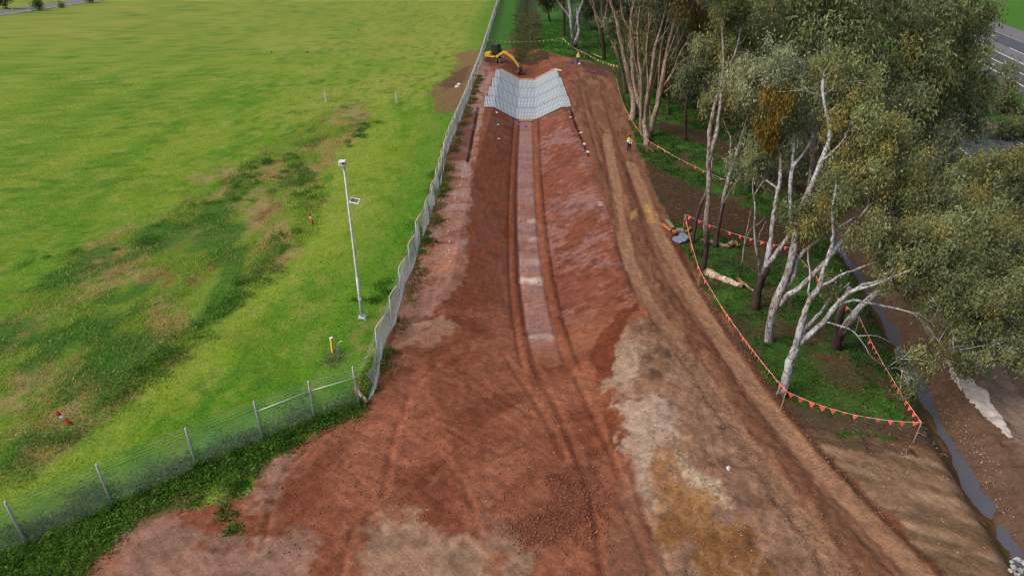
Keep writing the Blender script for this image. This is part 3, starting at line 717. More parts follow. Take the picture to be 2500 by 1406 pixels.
works_c = works * 1.0
C = C * (1 + (works_c * (1 - 0.75 * rsl) * (1 - 0.25 * hl))[:, None] * np.array([0.19, 0.24, 0.15])[None, :])
zone = np.where(in_field, 0, np.where(works > 0.5, 1, 2))
zone = np.where((zone == 2) & (X < -4) & (Y < 130), 0, zone)
zone = np.where((~in_field) & (zone == 2) & okY & (d_ < 11) & ((s_ > 0) | (d_ < 1.2)), 3, zone)
ii, jj = np.meshgrid(np.arange(NY - 1), np.arange(NX - 1), indexing='ij')
v00 = (ii * NX + jj).ravel()
FACES = np.stack([v00, v00 + 1, v00 + NX + 1, v00 + NX], 1)
fz = zone[v00]
VALL = np.stack([X, Y, Z], 1)
for k, nm in enumerate(('grass_field', 'bare_earthworks', 'woodland_floor', 'ditch_banks')):
    F = FACES[fz == k]
    used, inv = np.unique(F, return_inverse=True)
    me = np_mesh(nm, VALL[used], inv.reshape(F.shape), {'tone': ('FLOAT_COLOR', C[used]), 'wet': ('FLOAT', wet[used]), 'cleat': ('FLOAT_VECTOR', cleat[used]), 'flow': ('FLOAT_VECTOR', flow[used])}, smooth=True)
    tag(link(nm, me, M['ground']), kind='structure')
ZG = Z.reshape(NY, NX); CG = C.reshape(NY, NX, 3)
def ground_z(x, y):
    j = np.clip(np.searchsorted(XS, x) - 1, 0, NX - 2); i = np.clip(np.searchsorted(YS, y) - 1, 0, NY - 2)
    fx = np.clip((x - XS[j]) / (XS[j + 1] - XS[j]), 0, 1); fy = np.clip((y - YS[i]) / (YS[i + 1] - YS[i]), 0, 1)
    return (ZG[i, j] * (1 - fx) + ZG[i, j + 1] * fx) * (1 - fy) + (ZG[i + 1, j] * (1 - fx) + ZG[i + 1, j + 1] * fx) * fy
def ground_c(x, y):
    j = np.clip(np.searchsorted(XS, x) - 1, 0, NX - 2); i = np.clip(np.searchsorted(YS, y) - 1, 0, NY - 2)
    return CG[i, j]
def zone_at(x, y):
    j = np.clip(np.searchsorted(XS, x) - 1, 0, NX - 2); i = np.clip(np.searchsorted(YS, y) - 1, 0, NY - 2)
    return zone.reshape(NY, NX)[i, j]
def gz(x, y): return float(ground_z(np.array([x]), np.array([y]))[0])
def Gs(px, py):
    p = G(px, py); return Vector((p[0], p[1], gz(p[0], p[1])))

# ditch water
def ribbon(name, pts, half, z, material):
    V = []; F = []
    for i, p in enumerate(pts):
        a = np.array(pts[max(i - 1, 0)]); b = np.array(pts[min(i + 1, len(pts) - 1)])
        t = (b - a) / np.linalg.norm(b - a); n = np.array([t[1], -t[0]])
        for s in (-1, 1): V.append((*(np.array(p) + n * half * s), z))
        if i: F.append((2 * i - 2, 2 * i - 1, 2 * i + 1, 2 * i))
    return link(name, np_mesh(name, V, F), material)
sp_px = [(2310, 880), (2330, 893), (2345, 905), (2352, 915), (2362, 912), (2392, 935), (2404, 955), (2430, 990), (2448, 1020), (2477, 1068), (2462, 1070), (2440, 1052), (2418, 1040), (2400, 1022), (2384, 1000), (2380, 985), (2368, 982), (2352, 965), (2340, 945), (2322, 925)]
sw = [tuple(G(px, py)[:2]) for px, py in sp_px]
sx_ = np.arange(min(p[0] for p in sw), max(p[0] for p in sw) + .08, 0.07); sy_ = np.arange(min(p[1] for p in sw), max(p[1] for p in sw) + .08, 0.07)
gx_, gy_ = np.meshgrid(sx_, sy_); gx_, gy_ = gx_.ravel(), gy_.ravel()
wob = (fbm(gx_, gy_, 0.5, 171, 3) - 0.5) * 0.35
ins = inside(gx_ + wob, gy_ + wob, sw)
zz = ground_z(gx_, gy_) + 0.035
nxx = len(sx_); i0 = np.arange(len(gx_)).reshape(len(sy_), nxx)[:-1, :-1].ravel()
q4 = np.stack([i0, i0 + 1, i0 + nxx + 1, i0 + nxx], 1); q4 = q4[ins[q4].all(1)]
us, iv = np.unique(q4, return_inverse=True)
me = np_mesh('clay_crust', np.stack([gx_, gy_, zz], 1)[us], iv.reshape(q4.shape), smooth=True)
tag(link('clay_crust', me, mat('pale_clay', (0.46, 0.41, 0.38), 0.6, 0, 0.22, 2.2, 0.3)), 'ragged pale strip of dried clay on the mud right of the ditch', 'clay')
tag(ribbon('ditch_water', [p for p in DITCH if p[1] > 13 and p[1] < 75], 0.8, -1.085, M['water']), kind='structure')
# ------------------------------------------------------------------ roads
def road_strip(name, a, b, off0, off1, z, material, dash=None, parent=None):
    """strip beside the line a-b, offsets to the right of its direction; dash=(mark, gap)"""
    a = np.array(a, float); b = np.array(b, float); L = np.linalg.norm(b - a); t = (b - a) / L; n = np.array([t[1], -t[0]])
    segs = [(0, L)] if not dash else [(s, min(s + dash[0], L)) for s in np.arange(0, L, dash[0] + dash[1])]
    V = []; F = []
    for s0, s1 in segs:
        k = len(V)
        for s, o in ((s0, off0), (s0, off1), (s1, off1), (s1, off0)): V.append((*(a + t * s + n * o), z))
        F.append((k, k + 1, k + 2, k + 3))
    return link(name, np_mesh(name, V, F), material, parent)
def line_at(px, py): return at_z(px, py, 0.0)[:2]
HB0, HB1 = np.array([80.9 - 0.27 * 160, -40.0]), np.array([80.9 + 0.27 * 400, 520.0])
# far carriageway; offsets measured from its near edge line
r = tag(road_strip('highway_road', HB0, HB1, -2.2, 21.0, 0.030, M['asphalt']), kind='structure')
road_strip('gravel_shoulder', HB0, HB1, 16.2, 21.6, 0.036, M['asphalt_old'], parent=r)
road_strip('turning_lane', HB0, HB1, 6.7, 10.6, 0.036, M['asphalt_old'], parent=r)
road_strip('edge_marking', HB0, HB1, -0.12, 0.16, 0.046, M['line'], parent=r)
road_strip('lane_marking', HB0, HB1, 3.25, 3.45, 0.046, M['line'], (7, 6), r)
road_strip('edge_marking', HB0, HB1, 6.55, 6.85, 0.046, M['line'], parent=r)
road_strip('lane_marking', HB0, HB1, 10.5, 10.7, 0.046, M['line'], (9, 9), r)
road_strip('edge_marking', HB0, HB1, 15.6, 15.75, 0.046, M['line'], parent=r)
HA0, HA1 = np.array([49.4 - 0.2 * 115, -40.0]), np.array([49.4 + 0.2 * 445, 520.0])
r = tag(road_strip('service_road', HA0, HA1, -4.0, 8.4, 0.030, M['asphalt']), kind='structure')
road_strip('lane_marking', HA0, HA1, -0.12, 0.12, 0.042, M['line'], (3.2, 7.0), r)
road_strip('lane_marking', HA0, HA1, 3.75, 3.95, 0.042, M['line'], (3.2, 7.0), r)
road_strip('edge_marking', HA0, HA1, 7.3, 7.45, 0.042, M['line'], parent=r)
# access road beyond the field, with a kerb
RA, RB = at_z(-60, 47, 0)[:2], at_z(285, -4, 0)[:2]
_t = (RB - RA) / np.linalg.norm(RB - RA)
RA2, RB2 = RA - _t * 80, RB + _t * 160
r = tag(road_strip('access_road', RA2, RB2, -8.2, 0.0, 0.030, M['asphalt_old']), kind='structure')
kb = MB(); _n = np.array([_t[1], -_t[0]])
for s0 in np.arange(0, np.linalg.norm(RB2 - RA2) - 4, 4.0):
    c = RA2 + _t * (s0 + 2) + _n * 0.45
    kb.box((c[0], c[1], 0.07), (3.97, 0.9, 0.14), Matrix.Rotation(math.atan2(_t[1], _t[0]), 3, 'Z'))
kb.build('kerb', M['kerb'], r)

# ------------------------------------------------------------------ concrete mats in the channel
def chan_surface(x, y): return float(macro(x, y))
rib_len = 6.36
mat_names = ['nearest ribbed concrete mat, next to the red soil floor', 'second ribbed concrete mat counted from the red soil end', 'third ribbed concrete mat, just short of the timber edged one', 'farthest ribbed concrete mat, edged with timber beside the pit']
def rib_mesh(width):
    V = []; F = []
    prof = [(-0.5, 0.0), (-0.42, 0.045), (-0.2, 0.062), (0.2, 0.062), (0.42, 0.045), (0.5, 0.0)]
    nseg = 6; n = len(prof)
    for k in range(nseg + 1):
        y = (k / nseg - 0.5) * rib_len
        for (x, z) in prof: V.append((x * width, y, z + (0.012 if k % 2 else 0.0)))
    for k in range(nseg):
        for j in range(n - 1): F.append((k * n + j, k * n + j + 1, (k + 1) * n + j + 1, (k + 1) * n + j))
    return np_mesh('rib', V, F)
RIB = rib_mesh(0.19)
RIB.materials.append(M['concrete'])
for k in range(4):
    yc = 91.5 + 3.25 + 6.5 * k
    f = k / 3
    x0 = -3.75 + f * 1.05; x1 = 7.95 - f * 0.25
    t = empty('concrete_mat', (2.0, yc, 0.0))
    tag(t, mat_names[k], 'concrete mat', 'ribbed concrete mats lining the channel')
    V = []; F = []
    gx = np.arange(x0, x1 + 0.01, 0.1); gy = np.linspace(yc - 3.2, yc + 3.2, 5)
    for y in gy:
        for x in gx: V.append((x - 2.0, y - yc, chan_surface(x, y) + 0.02))
    n = len(gx)
    for a in range(len(gy) - 1):
        for b in range(n - 1): F.append((a * n + b, a * n + b + 1, (a + 1) * n + b + 1, (a + 1) * n + b))
    link('backing_fabric', np_mesh('backing_fabric', V, F), M['fabric'], t)
    x = x0 + 0.1
    while x < x1 - 0.08:
        za, zb = chan_surface(x, yc - 3.1), chan_surface(x, yc + 3.1)
        zc = (za + zb) / 2
        sl = (chan_surface(x + 0.1, yc) - chan_surface(x - 0.1, yc)) / 0.2
        o = link('rib', RIB, None, t)
        jit = random.uniform(-0.04, 0.04) if x0 + 0.5 < x < x1 - 0.5 else random.uniform(-0.16, 0.16)
        o.location = (x - 2.0, jit, zc + 0.024 + random.uniform(-0.006, 0.006))
        o.rotation_euler = (math.atan2(zb - za, 6.2), -math.atan(sl), random.uniform(-0.004, 0.004))
        if abs(jit) > 0.1: o.scale = (1, 0.97, 1)
        x += 0.212 / math.sqrt(1 + sl * sl)
def board(name, p0, p1, w, h, material, label, cat='timber', group=None):
    p0 = Vector(p0); p1 = Vector(p1); d = p1 - p0; c = (p0 + p1) / 2
    me = MB().box((0, 0, 0), (d.length, w, h)).mesh(name, bevel=min(w, h) * 0.1)
    o = link(name, me, material); o.location = c
    o.rotation_euler = d.to_track_quat('X', 'Z').to_euler()
    return tag(o, label, cat, group)
yb = 117.72
def ch(x, y, dz): return (x, y, chan_surface(x, y) + dz)
board('form_board', ch(-1.9, yb, 0.10), ch(1.25, yb, 0.10), 0.09, 0.26, M['timber'], 'pale timber form board down the left slope beside the excavator bucket')
board('form_board', ch(1.35, yb + 0.1, 0.08), ch(3.6, yb + 0.1, 0.08), 0.09, 0.24, M['timber'], 'short level timber form board across the channel floor at the pit')
board('form_board', ch(3.95, yb, 0.10), ch(7.0, yb, 0.10), 0.09, 0.26, M['timber'], 'pale timber form board running up the right slope at the pit')
board('form_board', ch(7.1, yb, 0.12), (8.2, yb - 1.4, 0.12), 0.09, 0.2, M['timber'], 'stub of timber board at the top right corner of the mats')
board('plywood_sheet', ch(0.95, 91.05, 0.08), ch(2.85, 91.05, 0.08), 0.55, 0.05, M['ply'], 'orange plywood strip on the floor at the near foot of the mats')

# ------------------------------------------------------------------ fences
def chain_mesh(name, P00, P10, P01, P11, pitch, rad, bulge=None, nseg=3):
    """diamond mesh between bottom a-b (P00,P10) and top a-b (P01,P11); wires are thin three-sided rods"""
    P00, P10, P01, P11 = (np.array(p, float) for p in (P00, P10, P01, P11))
    W = np.linalg.norm(P10 - P00); H = np.linalg.norm(P01 - P00)
    def S(u, v):
        p = (P00 * (1 - u) + P10 * u) * (1 - v) + (P01 * (1 - u) + P11 * u) * v
        return p + (bulge(u, v) if bulge else 0)
    V = []; F = []
    def wire(a, b):
        k = len(V)
        for i in range(nseg + 1):
            u = a[0] + (b[0] - a[0]) * i / nseg; v = a[1] + (b[1] - a[1]) * i / nseg
            p = S(u, v)
            for q in range(3):
                an = 2.094 * q + 0.5
                V.append(p + np.array([rad * math.cos(an), rad * 0.6 * math.sin(an), rad * math.sin(an)]))
        for i in range(nseg):
            for q in range(3):
                F.append((k + 3 * i + q, k + 3 * i + (q + 1) % 3, k + 3 * i + 3 + (q + 1) % 3, k + 3 * i + 3 + q))
    slope = H / W                                # rise over the whole height covers this share of the width
    n = int((W + H) / pitch)
    for i in range(n):
        s = -H + (i + 0.5) * pitch               # start on the bottom edge, running up at 45 degrees
        a0, a1 = max(s, 0), min(s + H, W)
        if a1 - a0 < 0.03: continue
        wire((a0 / W, (a0 - s) / H), (a1 / W, (a1 - s) / H))
        wire((1 - a0 / W, (a0 - s) / H), (1 - a1 / W, (a1 - s) / H))
    for v in (0.0, 0.5, 1.0): wire((0, v), (1, v))
    return np_mesh(name, V, F)
def v3(p, z=0.0): return np.array([p[0], p[1], gz(p[0], p[1]) + z])

f1 = empty('chain_link_fence', v3(NEAR_POSTS[0]))
tag(f1, 'upright galvanised chain link fence above the weeds at lower left', 'fence')
base = np.array(f1.location)
allp = [CORNER] + NEAR_POSTS
for i, p in enumerate(allp):
    b = v3(p) - base
    lean = np.array([random.uniform(-.03, .03), random.uniform(-.03, .03), 0])
    if i == 0: lean = np.array([-0.12, 0.1, 0])
    pm = MB().tube([b + (0, 0, -0.3), b + lean + (0, 0, 2.36), b + lean + (0, 0, 2.42)], [0.05, 0.05, 0.03], 8)
    pm.build('post', M['galv'], f1, smooth=True)
for i in range(len(allp) - 1):
    a, b = v3(allp[i]) - base, v3(allp[i + 1]) - base
    me = chain_mesh('mesh_panel', a + (0, 0, .04), b + (0, 0, .04), a + (0, 0, 1.84), b + (0, 0, 1.84), 0.085, 0.0024, nseg=2)
    link('mesh_panel', me, M['wire'], f1)
    w = MB()
    for z in (2.02, 2.18, 2.33): w.tube([a + (0, 0, z), (a + b) / 2 + (0, 0, z - 0.03), b + (0, 0, z)], 0.006, 4)
    w.build('top_wires', M['wire'], f1)
    if i < 2: MB().tube([a + (0, 0, 1.80), b + (0, 0, 1.80)], 0.032, 8).build('top_rail', M['rail'], f1, smooth=True)

f2 = empty('chain_link_fence', v3(FAR_POSTS[1]))
tag(f2, 'long battered chain link fence with cranked posts running beside the red channel', 'fence')
base = np.array(f2.location)
shared = None
for i, p in enumerate(FAR_POSTS):
    if i == 0: continue
    b = v3(p) - base
    dx = 0.42
    pm = MB().tube([b + (0, 0, -0.3), b + (0, 0, 1.85)], 0.038, 6)
    po = pm.build('post', M['galv'], f2, smooth=True)
    MB().tube([b + (0, 0, 1.80), b + (0.03, 0.02, 1.92), b + (0.2, 0.25, 2.16), b + (dx, 0.55, 2.34)], 0.035, 6).build('cranked_arm', M['crank'] if i < 14 else M['galv'], po)
for i in range(len(FAR_POSTS) - 1):
    a, b = v3(FAR_POSTS[i]) - base, v3(FAR_POSTS[i + 1]) - base
    near = i < 30
    sag = random.uniform(0.03, 0.2) if near else 0.08
    kink = random.uniform(0.2, 0.4) if near else 0.25
    if i == 0: sag = 0.55; kink = 0.7
    ph = random.uniform(0, 6)
    def bul(u, v, sag=sag, kink=kink, ph=ph):
        return np.array([kink * math.sin(math.pi * v * 0.8) * (0.6 + 0.4 * math.sin(3 * u + ph)) , 0, -sag * math.sin(math.pi * u) * v])
    me = chain_mesh('mesh_panel', a + (0.25, 0, .03), b + (0.25, 0, .03), a + (0.12, 0, 1.95), b + (0.12, 0, 1.95), 0.075 if near else 0.15, 0.0042 if near else 0.010, bul, nseg=3 if near else 2)
    link('mesh_panel', me, M['wire'], f2)
    if near:
        w = MB()
        for q, (ox, z) in enumerate(((0.14, 2.08), (0.28, 2.2), (0.4, 2.32))):
            w.tube([a + (ox, .2, z), (a + b) / 2 + (ox, .2, z - 0.12 * random.random()), b + (ox, .2, z)], 0.006, 3)
        w.build('top_wires', M['wire'], f2)
# temporary panels along the access road
L = np.linalg.norm(RB2 - RA2)
words = ['leftmost', 'second', 'third', 'fourth', 'fifth', 'sixth', 'seventh', 'eighth', 'ninth', 'tenth', 'eleventh', 'twelfth', 'thirteenth', 'fourteenth', 'fifteenth', 'sixteenth']
kk = 0
for s in np.arange(70, 150, 5.2):
    a = RA2 + _t * s + _n * 1.3; b = a + _t * 5.0
    if kk >= 14: break
    t = empty('site_fence_panel', (a[0], a[1], 0.0))
    tag(t, ('leftmost pale site fence panel on orange feet along the far access road' if kk == 0 else words[kk] + ' site fence panel from the left along the far access road'), 'fence panel', 'site fence panels by the access road')
    for e in (0, 1):
        q = (_t * 5.0 * e)
        MB().tube([(q[0], q[1], 0), (q[0], q[1], 2.1)], 0.05, 6).build('post', M['galv'], t)
    MB().tube([(0, 0, 2.06), (_t[0] * 5, _t[1] * 5, 2.06)], 0.04, 6).tube([(0, 0, 0.2), (_t[0] * 5, _t[1] * 5, 0.2)], 0.03, 6).build('rail', M['galv'], t)
    MB().box((0, 0, 0.09), (0.9, 0.42, 0.18), Matrix.Rotation(math.atan2(_n[1], _n[0]), 3, 'Z')).build('foot', M['orange'], t, bevel=0.03)
    kk += 1

# ------------------------------------------------------------------ mast with camera box and solar panel
pb = Gs(884, 776)
t = empty('camera_mast', pb)
tag(t, 'tall slender grey camera mast with a white box on top standing in the grass', 'mast')
HM = 9.95
MB().box((0, 0, 0.03), (0.44, 0.44, 0.06)).box((0, 0, -0.12), (0.56, 0.56, 0.22)).build('base_plate', M['galv'], t)
MB().tube([(0, 0, 0), (0, 0, 2.9)], 0.095, 10).build('pole', M['galv'], t, smooth=True)
MB().tube([(0, 0, 2.9), (0, 0, 2.95), (0, 0, HM - 0.3)], [0.095, 0.072, 0.055], 10).build('pole', M['galv'], t, smooth=True)
for q in range(4): MB().tube([(0.17 * (1 if q & 1 else -1), 0.17 * (1 if q & 2 else -1), 0.06), (0.17 * (1 if q & 1 else -1), 0.17 * (1 if q & 2 else -1), 0.13)], 0.025, 6).build('bolt', M['steel'], t)
MB().box((0, 0, 1.35), (0.2, 0.2, 0.12)).build('label_band', M['white'], t)
MB().tube([(0, 0, HM - 0.3), (0, 0, HM - 0.1)], 0.085, 8).build('bracket', M['galv'], t)
hb = MB().box((-0.05, 0, HM + 0.06), (0.40, 0.36, 0.30)).build('camera_box', M['white'], t, bevel=0.03)
MB().box((0.03, -0.19, HM + 0.09), (0.16, 0.02, 0.10)).build('lens_window', M['glass'], hb)
R = Matrix.Rotation(math.radians(-25), 3, 'Z') @ Matrix.Rotation(math.radians(38), 3, 'X')
pn = empty('solar_panel', (0, 0, 0)); 
bpy.data.objects.remove(pn)
sp_ = MB().box((0.42, -0.1, HM - 2.15), (0.62, 0.34, 0.05), R).build('solar_panel', M['white'], t)
MB().box(Vector((0.42, -0.1, HM - 2.15)) + R @ Vector((0, 0, 0.029)), (0.52, 0.25, 0.012), R).build('solar_cells', M['panel'], sp_)
MB().tube([(0, 0, HM - 2.2), (0.3, -0.08, HM - 2.17)], 0.03, 6).build('panel_arm', M['galv'], t)

# ------------------------------------------------------------------ marker posts in the field
def marker(px, py, h, lean, label):
    p = Gs(px, py); t = empty('marker_bollard', p); t.rotation_euler = (lean[0], lean[1], 0)
    MB().tube([(0, 0, -0.1), (0, 0, h * 0.42)], 0.085, 10).build('lower_sleeve', M['red'], t, smooth=True)
    MB().tube([(0, 0, h * 0.42), (0, 0, h * 0.72)], 0.088, 10).build('white_band', M['white'], t, smooth=True)
    MB().tube([(0, 0, h * 0.72), (0, 0, h * 0.9), (0, 0, h * 0.91), (0, 0, h)], [0.085, 0.085, 0.06, 0.07], 10).build('cap', M['red'], t, smooth=True)
    tag(t, label, 'bollard', 'red and white marker bollards')
marker(764, 547, 1.05, (0.1, -0.14), 'red and white marker bollard beside the dark weeds left of the mast')
marker(173, 1033, 1.0, (0.15, -0.42), 'leaning red and white marker bollard in the weeds at far lower left')
def stake_post(px, py, h, w, material, name, label):
    o = MB().box((0, 0, h / 2 - 0.1), (w, w, h + 0.2)).build(name, material, None, Gs(px, py), bevel=0.01)
    o.rotation_euler = (random.uniform(-.06, .06), random.uniform(-.06, .06), random.random())
    return tag(o, label, 'post')
o = stake_post(813, 860, 0.95, 0.15, M['yellow_post'], 'marker_post', 'square yellow marker post in the grass near the fence corner')
MB().box((0, 0, 0.98), (0.17, 0.17, 0.06)).build('cap', M['white'], o)
o = stake_post(796, 250, 1.5, 0.2, M['white'], 'survey_post', 'white survey post in the field, the one farther from the fence')
MB().box((0, 0, 1.45), (0.22, 0.22, 0.12)).build('cap', M['timber'], o)
o = stake_post(969, 252, 1.5, 0.2, M['white'], 'survey_post', 'white survey post in the field, the one nearer the fence')
MB().box((0, 0, 1.45), (0.22, 0.22, 0.12)).build('cap', M['timber'], o)
p = Gs(825, 858)
tag(MB().tube([(0, 0, 0), (0.03, 0, 0.5), (0.12, 0.02, 0.62), (0.2, 0, 0.7), (0.32, 0, 0.72)], 0.02, 6).build('bent_wire', M['white'], None, p), 'short bent white wire sticking up right of the yellow post', 'wire')

# ------------------------------------------------------------------ leaves and blades (vectorised)
def leaf_cloud(centers, dirs, length, width, cols):
    """kite shaped leaves: centre, long axis, length, width, colour per leaf"""
    n = len(centers)
    d = dirs / np.linalg.norm(dirs, axis=1, keepdims=True)
    r = RNG.normal(size=(n, 3)); s = np.cross(d, r); s /= np.linalg.norm(s, axis=1, keepdims=True) + 1e-9
    L = length[:, None]; W = width[:, None]
    base = centers - d * L * 0.5
    V = np.stack([base, base + d * L * 0.4 + s * W * 0.5, base + d * L, base + d * L * 0.4 - s * W * 0.5], 1).reshape(-1, 3)
    F = np.arange(4 * n).reshape(-1, 4)
    return V, F, np.repeat(cols, 4, 0)
def blob_leaves(c, rh, rv, n, size, col_a, col_b, droop=1.0, warm=0.0):
    """drooping eucalypt foliage: sprays scattered through an uneven lobe"""
    nsub = max(10, int(5.0 * rh * rh * rv * 1.2)) if size < 0.3 else max(12, int(1.5 * rh * rh * rv * 0.8))
    nsub = min(nsub, 170)
    v = RNG.normal(size=(nsub, 3)); v /= np.linalg.norm(v, axis=1, keepdims=True)
    rad = RNG.random(nsub) ** 0.42 * (0.72 + 0.5 * RNG.random(nsub))
    sub = c + v * rad[:, None] * np.array([rh, rh, rv])
    srad = (0.24 + 0.26 * RNG.random(nsub)) * (1.0 if size < 0.3 else 1.9) * (0.75 + 0.12 * rh)
    w = srad ** 2; idx = RNG.choice(nsub, n, p=w / w.sum())
    off = RNG.normal(size=(n, 3)) * srad[idx][:, None] * np.array([0.62, 0.62, 0.85])
    pos = sub[idx] + off
    d = RNG.normal(size=(n, 3)) * 0.55 + np.array([0, 0, -0.85 * droop]) + off * 0.35
    tone = np.clip(RNG.random(nsub) * 1.1 - 0.05 + 0.25 * v[:, 2] , 0, 1)[idx] * 0.75 + RNG.random(n) * 0.25  # upper sprays lighter, top light painted into the leaf colour
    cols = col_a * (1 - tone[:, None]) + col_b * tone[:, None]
    if warm > 0:
        wsel = (RNG.random(nsub) < warm)[idx] * (0.35 + 0.5 * RNG.random(n))
        cols = cols * (1 - wsel[:, None]) + WARM * wsel[:, None]
    cols = cols * (0.8 + 0.4 * RNG.random((n, 1)))
    L = size * (0.65 + 0.7 * RNG.random(n)); W = L * (0.21 + 0.12 * RNG.random(n))
    return leaf_cloud(pos, d, L, W, cols), sub
WARM = lin(166, 150, 76)
LA, LB = lin(58, 70, 42), lin(154, 162, 108)  # dark and light leaf ends also paint in crown shadow and highlight
def cat_np(parts):
    V = []; F = []; Cc = []; n = 0
    for v, f, c in parts:
        V.append(v); F.append(f + n); Cc.append(c); n += len(v)
    return np.concatenate(V), np.concatenate(F), np.concatenate(Cc)

WHITE_BARK, GREY_BARK, TAN_BARK, DARK_BARK = lin(176, 179, 184), lin(154, 150, 147), lin(160, 142, 128), lin(66, 47, 38)
def smooth_path(P, rs, sub=4, wob=0.0):
    """Catmull-Rom through the points with a little wander"""
    P = np.array(P, float); n = len(P)
    Q = np.vstack([2 * P[0] - P[1], P, 2 * P[-1] - P[-2]])
    out = []; ro = []
    for i in range(1, n):
        p0, p1, p2, p3 = Q[i - 1], Q[i], Q[i + 1], Q[i + 2]
        for k in range(sub):
            t = k / sub
            out.append(0.5 * (2 * p1 + (p2 - p0) * t + (2 * p0 - 5 * p1 + 4 * p2 - p3) * t * t + (3 * p1 - p0 - 3 * p2 + p3) * t ** 3))
            ro.append(rs[i - 1] * (1 - t) + rs[i] * t)
    out.append(P[-1]); ro.append(rs[-1])
    out = np.array(out)
    if wob: out[1:-1] += RNG.normal(size=(len(out) - 2, 3)) * wob
    return out, np.array(ro)
class Wood:
    def __init__(s): s.V = []; s.F = []; s.C = []; s.n = 0; s.paths = []
    def limb(s, P, r0, r1, col, dark_h=0.0, base_z=0.0, n=8, sub=3, wob=0.02, keep=True):
        rs = np.linspace(r0, r1, len(P))
        path, rr = smooth_path(P, rs, sub, wob)
        if keep: s.paths.append((path, rr))
        prev = None; k0 = s.n
        for i, p in enumerate(path):
            t = path[min(i + 1, len(path) - 1)] - path[max(i - 1, 0)]; t = t / (np.linalg.norm(t) + 1e-9)
            u = np.cross(t, [0.3, 0.9, 0.2]) if prev is None else prev - t * prev.dot(t)
            u = u / (np.linalg.norm(u) + 1e-9); prev = u; w = np.cross(t, u)
            for k in range(n):
                a = 2 * math.pi * k / n
                rad = rr[i] * (1 + 0.12 * math.sin(2 * a + i) + 0.05 * RNG.normal())
                s.V.append(p + (u * math.cos(a) + w * math.sin(a)) * rad)
                h = p[2] - base_z + 0.5 * math.sin(k * 2.1 + i * 0.7)
                m = 0.0 if dark_h <= 0 else float(1 - sstep(dark_h * 0.75, dark_h * 1.25, h))
                g = 1 + 0.10 * RNG.normal()
                s.C.append(np.clip((col * (1 - m) + DARK_BARK * m) * g, 0.01, 0.9))
        for i in range(len(path) - 1):
            for k in range(n): s.F.append((k0 + i * n + k, k0 + i * n + (k + 1) % n, k0 + (i + 1) * n + (k + 1) % n, k0 + (i + 1) * n + k))
        s.n += len(path) * n
        return path
    def nearest(s, p):
        best = None
        for path, rr in s.paths:
            d = np.linalg.norm(path - p, axis=1) + 1.2 * np.maximum(path[:, 2] - p[2] + 0.6, 0)
            i = int(np.argmin(d))
            if best is None or d[i] < best[0]: best = (d[i], path[i], rr[i])
        return best
    def build(s, parent, origin):
        me = np_mesh('trunk', np.array(s.V) - origin, np.array(s.F), {'tone': ('FLOAT_COLOR', np.array(s.C))}, smooth=True)
        return link('trunk', me, M['bark'], parent)

def tree(name, label, base_px, limbs, blobs, bark=WHITE_BARK, dark=0.0, base_xy=None, size=0.22, dens=1.0, group='gum trees right of the haul road', la=LA, lb=LB, warm=0.04, twigs=True, droop=1.0):
    """limbs: (points [(px,py,Y)|(x,y,z) when Y is None...], r0, r1[, dark]); blobs: (px, py, Y, rh, rv[, warm])"""
    if base_xy is not None: b = Vector((base_xy[0], base_xy[1], gz(*base_xy)))
    else: b = Gs(*base_px)
    t = empty(name, b); tag(t, label, 'tree', group)
    o = np.array(b); W = Wood(); sz = size; parts = []
    for lb_ in limbs:
        pts, r0, r1 = lb_[:3]; dk = lb_[3] if len(lb_) > 3 else dark
        P = []
        for q in pts:
            if q == 'base': P.append(o + np.array([0, 0, -0.25])); P.append(o + np.array([0, 0, 0.15]))
            elif len(q) == 4: P.append(np.array(q[:3], float))
            else: P.append(at_y(q[0], q[1], q[2]))
        W.limb(P, r0, r1, bark, dk, o[2], n=9 if r0 > 0.1 else 6, sub=3, wob=0.012 + 0.05 * r0)
    for bl in blobs:
        c = np.array(bl[:3], float) if bl[-1] == 'w' else at_y(bl[0], bl[1], bl[2])
        rh, rv = bl[3], bl[4]; wm = bl[5] if len(bl) > 5 and bl[5] != 'w' else warm
        area = math.pi * rh * rv
        leaf_a = 0.11 * sz * sz
        n = int(min(area * 3.7 / leaf_a * dens, 15000))
        (leaf, subs) = blob_leaves(c, rh, rv, n, sz, la, lb, droop, wm)
        parts.append(leaf)
        nb = W.nearest(c)
        if nb is not None and twigs:
            d, p, r = nb
            q = c + np.array([0, 0, -0.2 * rv])
            mid = (p + q) / 2 + np.array([0, 0, 0.12 * d]) + RNG.normal(size=3) * 0.08 * d
            r0 = min(r * 0.7, 0.035 + 0.018 * d); 
            path = W.limb([p, mid, q], r0, 0.03, bark, 0, o[2], n=6, sub=4, wob=0.03, keep=False)
            for e in subs[:: max(1, len(subs) // 9)]:
                st = path[RNG.integers(len(path) // 2, len(path))]
                W.limb([st, (st + e) / 2 + RNG.normal(size=3) * 0.12 + np.array([0, 0, 0.1]), e], 0.028 if sz < 0.3 else 0.05, 0.012, bark, 0, o[2], n=4, sub=2, wob=0.02, keep=False)
    W.build(t, o)
    if parts:
        V, F, Cc = cat_np(parts)
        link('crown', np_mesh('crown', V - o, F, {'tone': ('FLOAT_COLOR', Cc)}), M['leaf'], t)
    return t

